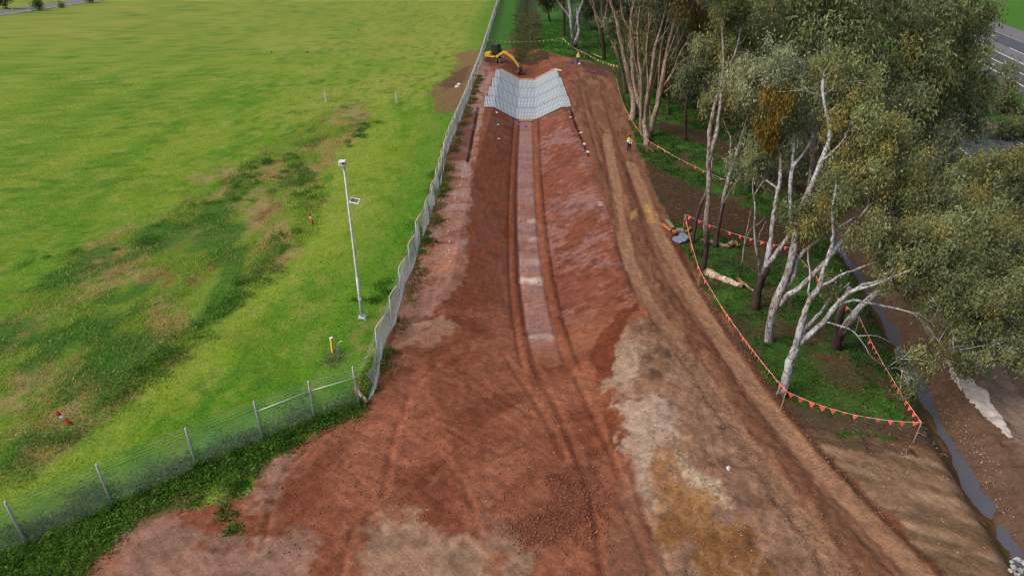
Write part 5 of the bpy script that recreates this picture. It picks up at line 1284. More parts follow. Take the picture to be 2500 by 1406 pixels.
# bushes by the access road
RBG = 'bushes along the access road'
shrub('round dark bush on the access road verge at upper left', 96, 27, 1.6, 1.6, 0.4, 1500, lin(50, 80, 34), lin(90, 120, 50), RBG)
shrub('small pale bush right of the round dark one on the road verge', 149, 20, 0.9, 0.7, 0.35, 700, lin(90, 110, 50), lin(140, 150, 80), RBG)
shrub('dark upright bush at the top edge by the access road', 219, 8, 1.3, 1.8, 0.4, 1300, lin(46, 70, 34), lin(86, 110, 50), RBG)
tree('street_tree', 'dark round street tree with a pale trunk in the top left corner', (14, 20), [(['base', (10, 4, 204), (8, -12, 205)], .3, .22)], [(-5, -5, 206, 2.4, 1.8, 0), (20, -8, 206, 2.2, 1.6, 0)], bark=TAN_BARK * 1.2, size=0.5, la=lin(40, 56, 32), lb=lin(80, 96, 50), group='trees along the access road')

# ------------------------------------------------------------------ grass, weeds (uncountable)
def blades(name, x, y, h, w, cols, lean=0.4, extra=None):
    z = ground_z(x, y); n = len(x)
    b = np.stack([x, y, z - 0.01], 1)
    a = RNG.random(n) * 6.283
    s = np.stack([np.cos(a), np.sin(a), np.zeros(n)], 1) * w[:, None] * 0.5
    tip = b + np.stack([RNG.normal(size=n) * lean * h, RNG.normal(size=n) * lean * h, h], 1)
    V = np.stack([b - s, b + s, tip], 1).reshape(-1, 3)
    return V, np.arange(3 * n).reshape(-1, 3), np.repeat(np.clip(cols, 0.004, 0.9), 3, 0)
def scatter(n, x0, x1, y0, y1, pw=1.0):
    x = RNG.uniform(x0, x1, n); y = y0 + (y1 - y0) * RNG.random(n) ** pw
    return x, y
# mown turf
x, y = scatter(440000, -75, 0, 15, 150, 1.7)
keep = (zone_at(x, y) == 0) & (np.abs(x) < 0.80 * y + 12) & (RNG.random(len(x)) > sstep(60, 145, y))
x, y = x[keep], y[keep]
g = fbm(x, y * 0.5, 2.2, 201, 3)
col = ground_c(x, y) * (1.4 + 0.75 * RNG.random((len(x), 1)))
h = 0.03 + 0.08 * RNG.random(len(x)) * (0.5 + g)
V, F, Cc = blades('mown_grass', x, y, h, 0.035 + 0.0009 * y * (0.6 + RNG.random(len(x))), col, 1.3)
tag(link('mown_grass', np_mesh('mown_grass', V, F, {'tone': ('FLOAT_COLOR', Cc)}), M['grass']), 'short mown grass of the field left of the fence', 'grass', kind='stuff')
# rank strip: tall dry stalks and green tufts
sp = GXY(STRIP); sx = [p[0] for p in sp]; sy = [p[1] for p in sp]
x, y = scatter(150000, min(sx), max(sx), min(sy), max(sy), 1.3)
keep = inside(x, y, sp); x, y = x[keep], y[keep]
clump = fbm(x, y * 0.6, 1.7, 207, 4); keep = RNG.random(len(x)) < sstep(0.36, 0.6, clump); x, y, clump = x[keep], y[keep], clump[keep]
col = ground_c(x, y) * (1.6 + 0.9 * RNG.random((len(x), 1)))
dry = RNG.random(len(x)) < 0.16
col[dry] = lin(190, 168, 116) * (0.9 + 0.5 * RNG.random((dry.sum(), 1)))
h = 0.08 + 0.26 * np.clip(clump - 0.35, 0, 1) * 2 * RNG.random(len(x))
V, F, Cc = blades('rank', x, y, h, 0.03 + 0.03 * RNG.random(len(x)) + 0.0006 * y, col, 0.55)
tag(link('rank_grass', np_mesh('rank_grass', V, F, {'tone': ('FLOAT_COLOR', Cc)}), M['grass']), 'rank unmown grass and dry stalks in the diagonal strip of the field', 'grass', kind='stuff')
def weeds(name, label, spots, la, lb, leaf=0.13, cat='weeds', per=210):
    """leafy weed mass: many small hummocks along a line"""
    cs = []; ds = []; Ls = []; cc = []
    for (x, y, r, hgt) in spots:
        n = int(per * r * r * 2.2 + 60)
        v = RNG.normal(size=(n, 3)) * np.array([0.62 + 0.5 * RNG.random(), 0.62 + 0.5 * RNG.random(), 1.0])
        q = v * np.array([r, r, hgt * 0.6]); q[:, 2] = np.abs(q[:, 2]) * np.exp(-(v[:, 0] ** 2 + v[:, 1] ** 2) * 0.5) * (0.5 + 1.1 * vnoise(x + q[:, 0], y + q[:, 1], 0.35, 3)) + 0.02
        p = q + np.array([x, y, 0]); p[:, 2] += ground_z(p[:, 0], p[:, 1])
        cs.append(p); ds.append(RNG.normal(size=(n, 3)) + v * 0.7 + np.array([0, 0, 0.5])); Ls.append(leaf * (0.5 + RNG.random(n)) * (0.8 + y / 120))
        t = np.clip(RNG.random((n, 1)) * 0.55 + 0.75 * RNG.random() - 0.15, 0, 1)
        c = la * (1 - t) + lb * t
        cc.append(c * (0.75 + 0.5 * RNG.random((n, 1))))
    cs, ds, Ls, cc = map(np.concatenate, (cs, ds, Ls, cc))
    V, F, Cc = leaf_cloud(cs, ds, Ls, Ls * (0.3 + 0.25 * RNG.random(len(Ls))), np.clip(cc, 0.004, 0.8))
    return tag(link(name, np_mesh(name, V, F, {'tone': ('FLOAT_COLOR', Cc)}), M['grass']), label, cat, kind='stuff')
def in_px_early(poly, n):
    pts = GXY(poly); xa = [p[0] for p in pts]; ya = [p[1] for p in pts]
    x = RNG.uniform(min(xa), max(xa), n * 4); y = RNG.uniform(min(ya), max(ya), n * 4)
    k = inside(x, y, pts); return x[k][:n], y[k][:n]
def along(px_pts, step, jit, r, hgt, world_pts=False):
    pts = px_pts if world_pts else GXY(px_pts)
    out = []
    for (ax, ay), (bx, by) in zip(pts[:-1], pts[1:]):
        L = math.hypot(bx - ax, by - ay)
        for s in np.arange(0, L, step):
            x = ax + (bx - ax) * s / L + random.gauss(0, jit); y = ay + (by - ay) * s / L + random.gauss(0, jit)
            k = random.uniform(0.5, 1.25)
            out.append((x, y, r * k, hgt * k * random.uniform(.7, 1.2)))
    return out
GA, GB = lin(66, 110, 40), lin(130, 172, 70)
sp1 = along([(-60, 1170), (80, 1100), (160, 1060), (240, 1000), (330, 910), (400, 860)], 0.42, .6, .5, .75) + along([(430, 850), (520, 770), (600, 690), (680, 610), (730, 560)], 0.5, .55, .45, .65) + along([(745, 470), (740, 440), (700, 390), (640, 400), (600, 440)], .7, .7, .5, .55) + along([(300, 960), (380, 880), (420, 850)], .4, .5, .55, .9)
sp1 += along([(340, 600), (450, 550), (560, 480), (640, 420)], 1.0, .8, .45, .5) + along([(60, 640), (200, 620), (300, 590)], 1.6, .6, .45, .2) + along([(840, 355), (880, 330), (905, 300)], .9, .5, .45, .3) + along([(640, 480), (720, 420), (760, 500)], 1.2, .6, .45, .25)
weeds('field_weeds', 'dark leafy weed clumps along the diagonal strip in the field', sp1, GA, GB)
wf = along([(-60, 1340), (60, 1300), (150, 1262), (250, 1225), (340, 1190), (440, 1150), (540, 1105), (640, 1065), (740, 1030), (840, 1000), (885, 985)], .2, .4, .5, .42)
wf += along([(-60, 1420), (20, 1380), (120, 1340), (220, 1300), (300, 1250)], .16, .55, .5, .40) + along([(340, 1230), (400, 1190), (500, 1150), (580, 1110), (660, 1080), (760, 1030)], .2, .4, .42, .35)
wf += along([(545, 1240), (560, 1280), (580, 1300)], .3, .15, .22, .12) + along([(820, 1000), (880, 985), (895, 960), (920, 900), (935, 860)], .35, .25, .42, .6)
vx, vy = in_px_early([(-60, 1330), (300, 1215), (620, 1080), (880, 990), (800, 1045), (640, 1130), (590, 1200), (330, 1265), (200, 1400), (100, 1480), (-60, 1480)], 200)
wf += [(a_, b_, random.uniform(.22, .42), random.uniform(.12, .34)) for a_, b_ in zip(vx, vy)]
weeds('fence_weeds', 'leafy green weeds heaped along the foot of the near fence', wf, lin(50, 92, 28), lin(118, 160, 58))
fw = [(p[0] + 0.55 + random.gauss(0, .25), p[1] + random.gauss(0, 1.0), random.uniform(.25, .5), random.uniform(.15, .45)) for p in FAR_POSTS[1:26] for _ in range(4)]
weeds('verge_weeds', 'straw and weeds along the far fence foot', fw, lin(84, 92, 42), lin(160, 146, 88), 0.15, per=150)
gr = along([(1032, 555), (1040, 575), (1020, 600), (1012, 640)], .5, .3, .4, .3) + along([(1070, 420), (1080, 445), (1060, 480)], .5, .3, .4, .3) + along([(950, 690), (935, 740), (890, 740)], 0.6, .5, .4, .18)
weeds('verge_tufts', 'fresh green tufts along the fence above the red bench', gr, lin(56, 104, 30), lin(110, 156, 54), 0.14)
ws = [(p.x + random.gauss(0, .4), p.y + random.gauss(0, .4), .3, .22) for p in [Gs(815, 868)] * 10]
weeds('grey_weeds', 'grey green weed patch at the foot of the yellow post', ws, lin(110, 128, 80), lin(170, 180, 140), 0.09)
# grass of the wood floor
x, y = scatter(330000, 4, 60, 20, 175, 1.5)
keep = (zone_at(x, y) == 2) & (x < 0.85 * y + 8)
x, y = x[keep], y[keep]
cg = ground_c(x, y); isg = cg[:, 1] > cg[:, 0] * 1.12
x, y, cg = x[isg], y[isg], cg[isg]
keep = RNG.random(len(x)) < sstep(0.3, 0.55, fbm(x, y, 1.3, 211, 3)); x, y, cg = x[keep], y[keep], cg[keep]
col = cg * (0.85 + 0.85 * RNG.random((len(x), 1)))
h = 0.10 + 0.26 * RNG.random(len(x)) * fbm(x, y, 2, 215, 2) * 1.6
V, F, Cc = blades('wood_grass', x, y, h, 0.04 + 0.0012 * y, col, 0.5)
tag(link('wood_grass', np_mesh('wood_grass', V, F, {'tone': ('FLOAT_COLOR', Cc)}), M['grass']), 'lush green grass under the gum trees', 'grass', kind='stuff')
# reeds and scrub in the old drain
dw = [(np.interp(yy, CHY, CHX) + random.gauss(0, 1.6), yy + random.gauss(0, .6), random.uniform(.5, 1.1), random.uniform(.08, .22)) for yy in np.random.default_rng(5).uniform(130, 200, 130)]
weeds('drain_scrub', 'dull brownish scrub filling the old drain at the top', dw, lin(84, 92, 52), lin(126, 130, 78), 0.14, per=45)
# leaf litter, bark strips and sticks
x, y = scatter(34000, 10, 34, 19, 75, 1.3)
keep = (zone_at(x, y) == 2); x, y = x[keep], y[keep]
p = np.stack([x, y, ground_z(x, y) + 0.02], 1); d = RNG.normal(size=(len(x), 3)); d[:, 2] *= 0.12
L_ = 0.10 + 0.22 * RNG.random(len(x)); t_ = RNG.random((len(x), 1))
V, F, Cc = leaf_cloud(p, d, L_, L_ * 0.2, lin(74, 56, 40) * (1 - t_) + lin(150, 128, 100) * t_)
tag(link('leaf_litter', np_mesh('leaf_litter', V, F, {'tone': ('FLOAT_COLOR', Cc)}), M['grass']), 'fallen leaves and bark strips on the wood floor', 'leaf litter', kind='stuff')

# ------------------------------------------------------------------ clods and chips of stone (uncountable)
def pebbles(name, label, x, y, r, material, cat):
    ico = np.array([(0, 0, 1), (.9, 0, .2), (.28, .85, .2), (-.72, .52, .2), (-.72, -.52, .2), (.28, -.85, .2), (0, 0, -.5)], float)
    fc = np.array([(0, 1, 2), (0, 2, 3), (0, 3, 4), (0, 4, 5), (0, 5, 1), (6, 2, 1), (6, 3, 2), (6, 4, 3), (6, 5, 4), (6, 1, 5)])
    n = len(x); a = RNG.random(n) * 6.28; ca, sa = np.cos(a), np.sin(a)
    B = ico[None] * (0.7 + 0.6 * RNG.random((n, 7, 3))) * r[:, None, None]
    Bx = B[..., 0] * ca[:, None] - B[..., 1] * sa[:, None]; By = B[..., 0] * sa[:, None] + B[..., 1] * ca[:, None]
    V = np.stack([Bx + x[:, None], By + y[:, None], B[..., 2] * 0.75 + (ground_z(x, y) + r * 0.15)[:, None]], -1).reshape(-1, 3)
    F = (fc[None] + 7 * np.arange(n)[:, None, None]).reshape(-1, 3)
    return tag(link(name, np_mesh(name, V, F), material), label, cat, kind='stuff')
def in_px(n, poly, pw=1.0):
    pts = GXY(poly); xa = [p[0] for p in pts]; ya = [p[1] for p in pts]
    x = RNG.uniform(min(xa), max(xa), n * 3); y = RNG.uniform(min(ya), max(ya), n * 3)
    k = inside(x, y, pts); return x[k][:n], y[k][:n]
xa, ya = [], []
for poly, n in (([(1330, 1160), (1460, 1140), (1480, 1230), (1440, 1320), (1250, 1330), (1180, 1290), (1330, 1250)], 1500), ([(900, 1000), (1450, 900), (1500, 1250), (900, 1280)], 1500), ([(1150, 1200), (1500, 1150), (1500, 1330), (1250, 1330)], 700), ([(1060, 450), (1440, 450), (1540, 800), (1000, 850)], 900), ([(1440, 320), (1580, 420), (1700, 700), (1500, 560)], 700), ([(1200, 1270), (1480, 1250), (1480, 1420), (1300, 1400)], 300), ([(1200, 145), (1360, 150), (1480, 165), (1300, 165)], 500), ([(700, 1100), (900, 1020), (900, 1300), (650, 1380)], 600)):
    a, b = in_px(n, poly); xa.append(a); ya.append(b)
x, y = np.concatenate(xa), np.concatenate(ya)
pebbles('soil_clods', 'small red clods of earth on the bare soil', x, y, 0.012 + 0.06 * RNG.random(len(x)) ** 4, M['clod'], 'soil clods')
xa, ya = [], []
for poly, n in (([(1640, 820), (1720, 900), (1850, 1080), (2050, 1300), (2120, 1420), (2000, 1400), (1830, 1160), (1690, 940)], 1800), ([(1700, 680), (1800, 830), (1960, 1050), (2200, 1290), (2180, 1320), (1900, 1060), (1740, 830)], 1600), ([(2230, 880), (2330, 960), (2460, 1170), (2500, 1300), (2480, 1320), (2380, 1150), (2250, 950)], 1700), ([(1570, 1000), (1800, 1200), (1900, 1400), (1650, 1400)], 500)):
    a, b = in_px(n, poly); xa.append(a); ya.append(b)
x, y = np.concatenate(xa), np.concatenate(ya)
pebbles('track_stones', 'brown stones churned up along the haul road and ditch spoil', x, y, 0.015 + 0.05 * RNG.random(len(x)) ** 3, M['mudstone'], 'stones')
xa, ya = [], []
for poly, n in (([(2330, 1000), (2400, 1060), (2500, 1230), (2500, 1310), (2420, 1180), (2340, 1060)], 170), ([(950, 950), (1480, 900), (1500, 1300), (950, 1280)], 130), ([(1560, 850), (1800, 1100), (2050, 1400), (1640, 1400)], 150), ([(1000, 420), (1600, 420), (1600, 800), (1000, 800)], 90), ([(1960, 1060), (2300, 1100), (2420, 1350), (2300, 1350)], 120), ([(2230, 560), (2300, 760), (2420, 800), (2350, 560)], 60)):
    a, b = in_px(n, poly); xa.append(a); ya.append(b)
x, y = np.concatenate(xa), np.concatenate(ya)
pebbles('stone_chips', 'pale stone chips dotted over the soil', x, y, 0.008 + 0.05 * RNG.random(len(x)) ** 5, M['stone'], 'stones')

# ------------------------------------------------------------------ flag lines on stakes
def flag_mesh(s):
    w, h, t = s * 0.5, s * 0.95, 0.012
    V = [(-w, -t, 0), (w, -t, 0), (0, -t, -h), (-w, t, 0), (w, t, 0), (0, t, -h)]
    me = bpy.data.meshes.new('flag')
    me.from_pydata(V, [], [(0, 2, 1), (3, 4, 5), (0, 1, 4, 3), (1, 2, 5, 4), (2, 0, 3, 5)]); me.update()
    return me
FLAG = flag_mesh(0.29); FLAG.materials.append(M['flag'])
FLAG_OLD = flag_mesh(0.36); FLAG_OLD.materials.append(M['flag_old'])
def bunting(label, a, b, sag, spacing=0.92, old=False, skip=0):
    a, b = Vector(a), Vector(b); o = a.copy(); L = (b - a).length
    t = empty('flag_line', o); tag(t, label, 'bunting', 'safety flag lines round the works')
    P = []
    for i in range(13):
        u = i / 12; p = a.lerp(b, u) - o; p.z -= sag * 4 * u * (1 - u); P.append(p)
    MB().tube(P, 0.012, 4).build('cord', M['cord'], t)
    n = max(1, int(L / spacing)); ang = math.atan2(b.y - a.y, b.x - a.x)
    for k in range(n):
        u = (k + 0.5) / n; p = a.lerp(b, u) - o; p.z -= sag * 4 * u * (1 - u)
        f = link('flag', FLAG_OLD if old else FLAG, None, t)
        f.location = p; f.rotation_euler = (random.uniform(-.35, .5), random.uniform(-.2, .2), ang + random.uniform(-.4, .4))
        s = random.uniform(.82, 1.12); f.scale = (s, 1, s)
def stake(px, py, h, label, lean=(0, 0)):
    p = Gs(px, py)
    o = MB().tube([(0, 0, -0.15), (lean[0], lean[1], h)], 0.032, 5).build('flag_stake', M['stake'], None, p)
    tag(o, label, 'stake', 'stakes holding the flag lines')
    return p + Vector((lean[0], lean[1], h))
sA = stake(1668, 560, 1.25, 'stake at the flag corner beside the dumped timber')
sB = stake(1704, 700, 1.15, 'stake on the haul road edge just left of the fallen white log')
sC = stake(1904, 1003, 1.2, 'stake at the foot of the nearest white gum', (0.1, 0))
sD = stake(2230, 1078, 1.2, 'stake at the right corner of the near flag line, above the ditch', (0.06, 0))
sE = stake(2088, 812, 1.1, 'stake in the grass right of the dark forked trunk')
sF = stake(1925, 640, 1.1, 'stake behind the thick pale trunk')
bunting('coral flag line from the timber corner down to the white log', sA, sB, .28, .36)
bunting('coral flag line along the haul road to the nearest white gum', sB, sC, .35, .44)
bunting('coral flag line across the litter from the near gum to the ditch', sC, sD, .45, .48)
bunting('coral flag line climbing from the ditch corner past the low bare branch', sD, sE, .25, .5)
bunting('coral flag line behind the pale trunks above the ditch', sE, sF, .2, .95)
bunting('coral flag line along the far side of the grassy island', sF, sA, .3, .8)
sG = stake(1579, 372, 1.3, 'stake in front of the tan cluster by the standing worker')
sH = stake(1790, 478, 1.1, 'stake among the leaning grey stems', (0, 0))
bunting('coral flag line over the grass from the tan cluster to the leaning stems', sG, sH, .25, 1.25)
sI = stake(1533, 300, 1.1, 'stake at the bend beside the double trunk')
sJ = stake(1503, 212, 1.2, 'stake at the end of the haul road flags by the reddish gum')
bunting('flag line between the double trunk and the standing worker', sI, sG, .25, .8)
bunting('drooping flag line past the foot of the double trunk', sJ, sI, .6, .8)
sK = stake(1508, 180, 1.2, 'stake right of the purple string behind the haul road')
sL = stake(1426, 145, 1.2, 'thin stake just right of the far worker', (0, 0))
sM = stake(1373, 109, 1.3, 'stake at the far flag corner by the white twin gum')
bunting('yellowed flag line right of the far worker', sL, sK, .35, 1.0, True)
bunting('yellowed flag line from the far corner down to the far worker', sM, sL, .4, 1.1, True)
sN = stake(1187, 112, 1.2, 'stake by the fence behind the excavator')
bunting('long faded flag line strung across the old drain behind the excavator', sN, sM, .6, .85, True)
sO = stake(1640, 250, 1.1, 'stake deep in the wood left end of the short far flags')
sP = stake(1672, 258, 1.1, 'stake deep in the wood at the right end of the short far flags')
bunting('short coral flag line deep in the wood right of the tan cluster', sO, sP, .1, .55)

# ------------------------------------------------------------------ excavator
ex = empty('mini_excavator', (-3.2, 124.9, gz(-3.2, 124.9) + 0.02), math.radians(-34))
tag(ex, 'small yellow excavator with a black cab digging beside the mats', 'excavator')
def rot_y(a): return Matrix.Rotation(a, 3, 'Y')
for s, ang in ((-0.78, 0), (0.78, 0)):
    prof = []
    for k in range(9): a = math.pi / 2 + math.pi * k / 8; prof.append((-1.05 + 0.33 * math.cos(a), 0.34 + 0.33 * math.sin(a)))
    for k in range(9): a = -math.pi / 2 + math.pi * k / 8; prof.append((1.05 + 0.33 * math.cos(a), 0.34 + 0.33 * math.sin(a)))
    tr = MB().prism(prof, s - 0.2, s + 0.2).build('track', M['rubber'], ex)
    pad = MB()
    for x in np.arange(-1.1, 1.15, 0.22): pad.box((x, s, 0.69), (0.1, 0.42, 0.05)); pad.box((x, s, 0.005), (0.1, 0.42, 0.04))
    pad.build('track_pads', M['mudsteel'], tr)
    for x in (-1.05, 1.05):
        MB().tube([(x, s - 0.215, 0.34), (x, s + 0.215, 0.34)], 0.2, 12).build('sprocket', M['mudsteel'], tr)
MB().box((0, 0, 0.45), (1.3, 1.15, 0.3)).tube([(0, 0, 0.55), (0, 0, 0.78)], 0.45, 16).build('undercarriage', M['mudsteel'], ex)
bl = MB().box((1.72, 0, 0.42), (0.1, 1.95, 0.62), rot_y(-0.18)).build('dozer_blade', M['steel'], ex, bevel=0.02)
MB().box((1.4, 0.5, 0.4), (0.7, 0.12, 0.14)).box((1.4, -0.5, 0.4), (0.7, 0.12, 0.14)).build('blade_arms', M['mudsteel'], bl)
MB().prism([(-1.25, 0.8), (0.7, 0.8), (0.7, 1.0), (-0.1, 1.05), (-0.25, 1.55), (-1.0, 1.66), (-1.3, 1.45)], -0.92, -0.12).build('engine_housing', M['cat'], ex, bevel=0.05)
MB().prism([(-1.42, 0.78), (-0.5, 0.78), (-0.5, 1.62), (-1.05, 1.66), (-1.42, 1.4)], -0.9, 0.9).build('counterweight', M['cat'], ex, bevel=0.08)
MB().prism([(-0.5, 0.8), (0.95, 0.8), (0.95, 1.02), (-0.5, 1.02)], 0.1, 0.9).build('floor_deck', M['cab'], ex, bevel=0.02)
cabp = [(-0.55, 1.02), (0.95, 1.02), (1.05, 1.55), (0.82, 2.80), (-0.5, 2.84), (-0.6, 1.6)]
cab = MB().prism(cabp, -0.10, 0.95).build('cab', M['cab'], ex, bevel=0.05)
MB().prism([(-0.42, 1.62), (0.80, 1.62), (0.64, 2.52), (-0.40, 2.55)], -0.115, -0.09).build('side_window', M['glass'], cab)
MB().prism([(-0.42, 1.62), (0.80, 1.62), (0.64, 2.52), (-0.40, 2.55)], 0.945, 0.962).build('side_window', M['glass'], cab)
MB().add([(1.052, 0.0, 1.6), (1.052, 0.86, 1.6), (0.872, 0.86, 2.6), (0.872, 0.0, 2.6), (1.02, 0.0, 1.6), (1.02, 0.86, 1.6), (0.84, 0.86, 2.6), (0.84, 0.0, 2.6)], [(0, 1, 2, 3), (7, 6, 5, 4), (0, 4, 5, 1), (1, 5, 6, 2), (2, 6, 7, 3), (3, 7, 4, 0)]).build('windscreen', M['glass'], cab)
MB().box((0.15, 0.43, 2.86), (1.3, 1.0, 0.06)).build('cab_roof', M['cab'], cab, bevel=0.02)
MB().tube([(0.8, 0.95, 1.9), (1.0, 1.15, 2.0)], 0.015, 5).box((1.02, 1.18, 2.0), (0.05, 0.14, 0.24)).build('mirror', M['cab'], cab)
MB().box((0.95, -0.35, 0.95), (0.4, 0.34, 0.45)).build('swing_post', M['cat'], ex, bevel=0.03)
def beam(pts, w, material, name, parent, hs):
    """box beam following x-z points, depth hs"""
    m = MB(); up = []; dn = []
    for i, (x, z) in enumerate(pts):
        a = Vector(pts[min(i + 1, len(pts) - 1)]) - Vector(pts[max(i - 1, 0)]); a.normalize(); n = Vector((-a.y, a.x))
        up.append((x + n.x * hs[i], z + n.y * hs[i])); dn.append((x - n.x * hs[i], z - n.y * hs[i]))
    V = []; yc = -0.35
    for s in (-1, 1):
        for q in up + dn: V.append((q[0], yc + s * w / 2, q[1]))
    n = len(pts); F = []
    for i in range(n - 1):
        F += [(i, i + 1, n + i + 1, n + i), (2 * n + i + 1, 2 * n + i, 3 * n + i, 3 * n + i + 1), (i, 2 * n + i, 2 * n + i + 1, i + 1), (n + i + 1, 3 * n + i + 1, 3 * n + i, n + i)]
    F += [(0, n, 3 * n, 2 * n), (n - 1, 3 * n - 1, 4 * n - 1, 2 * n - 1)]
    m.add(V, F); return m.build(name, material, parent)
boom = beam([(1.0, 0.95), (1.7, 1.5), (2.4, 1.88), (2.95, 1.84), (3.6, 1.42), (4.35, 0.95)], 0.28, M['cat'], 'boom', ex, [.16, .2, .22, .22, .18, .14])
beam([(4.15, 1.35), (4.45, 1.02), (5.0, 0.35), (5.55, -0.3)], 0.24, M['cat'], 'dipper_arm', ex, [.1, .19, .15, .11])
for nm, p, q in (('boom_cylinder', (1.1, 0.75), (2.5, 1.65)), ('arm_cylinder', (2.6, 2.16), (4.2, 1.42)), ('bucket_cylinder', (4.55, 1.2), (5.6, 0.1))):
    c = MB().tube([(p[0], -0.35, p[1]), ((p[0] * .4 + q[0] * .6), -0.35, (p[1] * .4 + q[1] * .6))], 0.065, 8).build(nm, M['cab'], ex)
    MB().tube([((p[0] * .4 + q[0] * .6), -0.35, (p[1] * .4 + q[1] * .6)), (q[0], -0.35, q[1])], 0.035, 8).build('piston_rod', M['steel'], c)
bkt = MB().prism([(5.45, -0.35), (5.75, -0.3), (6.0, -0.75), (5.9, -1.15), (5.5, -1.3), (5.1, -1.2), (4.95, -1.05), (5.35, -1.1), (5.6, -0.95), (5.6, -0.7)], -0.85, 0.15).build('bucket', M['mudsteel'], ex)
for k in range(5): MB().box((4.98, -0.8 + 0.225 * k, -1.1), (0.2, 0.08, 0.06), rot_y(-0.3)).build('tooth', M['steel'], bkt)

# ------------------------------------------------------------------ people
def person(label, loc, rz, shirt_band, trousers, arms, hat):
    """one continuous skinned body; shirt, trousers and boots are its clothing"""
    J = {}; Rr = {}
    def j(k, p, r): J[k] = p; Rr[k] = r
    j('pel', (0, 0, .95), (.15, .12)); j('wai', (0, 0, 1.1), (.15, .11)); j('che', (0, .0, 1.32), (.175, .12)); j('shm', (0, 0, 1.45), (.12, .09)); j('nek', (0, -.01, 1.53), (.055, .055)); j('hd1', (0, -.02, 1.62), (.085, .095)); j('hd2', (0, -.02, 1.74), (.075, .085))
    E = [('pel', 'wai'), ('wai', 'che'), ('che', 'shm'), ('shm', 'nek'), ('nek', 'hd1'), ('hd1', 'hd2')]
    for s, n in ((-1, 'l'), (1, 'r')):
        j('hip' + n, (s * .10, 0, .88), (.095, .10)); j('kne' + n, (s * .12, -.02, .50), (.06, .065)); j('ank' + n, (s * .13, .02, .09), (.042, .045)); j('toe' + n, (s * .15, -.15, .045), (.045, .035))
        E += [('pel', 'hip' + n), ('hip' + n, 'kne' + n), ('kne' + n, 'ank' + n), ('ank' + n, 'toe' + n)]
        j('sho' + n, (s * .20, 0, 1.43), (.065, .065)); el, wr, hn = arms
        j('elb' + n, (s * el[0], el[1], el[2]), (.045, .045)); j('wri' + n, (s * wr[0], wr[1], wr[2]), (.032, .032)); j('han' + n, (s * hn[0], hn[1], hn[2]), (.036, .025))
        E += [('shm', 'sho' + n), ('sho' + n, 'elb' + n), ('elb' + n, 'wri' + n), ('wri' + n, 'han' + n)]
        for f in range(5):
            fx = hn[0] - .03 + .016 * f if f else hn[0] - .045
            q = (s * fx, hn[1] - (.07 if f else .03), hn[2] + (-.03 if f else .025))
            q2 = (s * (fx - .006), hn[1] - (.10 - .006 * abs(f - 2) if f else .06), hn[2] + (-.055 if f else .035))
            j('fa%d%s' % (f, n), q, (.0095, .0095)); j('fb%d%s' % (f, n), q2, (.008, .008))
            E += [('han' + n, 'fa%d%s' % (f, n)), ('fa%d%s' % (f, n), 'fb%d%s' % (f, n))]
    keys = list(J); me = bpy.data.meshes.new('skeleton')
    me.from_pydata([J[k] for k in keys], [(keys.index(a), keys.index(b)) for a, b in E], [])
    tmp = bpy.data.objects.new('skeleton', me); COL.objects.link(tmp)
    md = tmp.modifiers.new('skin', 'SKIN'); md.use_smooth_shade = True
    for i, k in enumerate(keys):
        me.skin_vertices[0].data[i].radius = Rr[k]; me.skin_vertices[0].data[i].use_root = (k == 'pel')
    ss = tmp.modifiers.new('sub', 'SUBSURF'); ss.levels = 2; ss.render_levels = 2
    dg = bpy.context.evaluated_depsgraph_get(); ev = tmp.evaluated_get(dg)
    body = bpy.data.meshes.new_from_object(ev); bpy.data.objects.remove(tmp)
    body.name = 'person'; body.materials.clear()
    root = link('person', body, M['skin'], None, loc); root.rotation_euler = (0, 0, rz)
    tag(root, label, 'person')
    n = len(body.vertices); V = np.zeros(n * 3); N = np.zeros(n * 3)
    body.vertices.foreach_get('co', V); body.vertices.foreach_get('normal', N); V = V.reshape(-1, 3); N = N.reshape(-1, 3)
    polys = [tuple(p.vertices) for p in body.polygons]
    hand_y = arms[1][1] * .85
    def cloth(name, test, off, material):
        f = [p for p in polys if test(V[list(p)].mean(0))]
        if not f: return
        used = sorted({i for p in f for i in p}); ix = {v: i for i, v in enumerate(used)}
        m2 = bpy.data.meshes.new(name); m2.from_pydata([tuple(V[i] + N[i] * off) for i in used], [], [tuple(ix[i] for i in p) for p in f])
        m2.polygons.foreach_set('use_smooth', np.ones(len(m2.polygons), bool)); m2.update()
        return link(name, m2, material, root)
    is_arm = lambda c: abs(c[0]) > .2
    wz = arms[1]
    near_hand = lambda c: math.dist((abs(c[0]), c[1], c[2]), arms[2]) < .13 or math.dist((abs(c[0]), c[1], c[2]), arms[1]) < .07
    front = lambda c: c[1] < -.14 and c[2] > .9
    cloth('trousers', lambda c: .10 < c[2] < 1.0 and not near_hand(c) and not front(c), .014, trousers)
    cloth('shirt', lambda c: 1.30 < c[2] < 1.52 and not near_hand(c), .016, M['hivis'])
    cloth('shirt_band', lambda c: 1.14 < c[2] <= 1.30 and not near_hand(c), .017, M['tape'] if shirt_band else M['hivis'])
    cloth('shirt_hem', lambda c: ((.96 < c[2] <= 1.14) or front(c) and c[2] <= 1.3) and not near_hand(c), .015, M['navy'] if shirt_band else M['tape'])
    cloth('boots', lambda c: c[2] <= .12, .012, M['boot'])
    cloth('hair', lambda c: c[2] > 1.66 and (c[1] > -.06 or c[2] > 1.74), .016, M['hair'])
    face = MB()
    for s in (-1, 1): face.box((s * .032, -.115, 1.68), (.022, .012, .012))
    face.build('eyes', M['hair'], root)
    MB().prism([(-.012, 1.63), (.012, 1.63), (.006, 1.68), (-.006, 1.68)], -.135, -.10).build('nose', M['skin'], root)
    MB().box((0, -.112, 1.605), (.045, .01, .008)).build('mouth', M['red'], root)
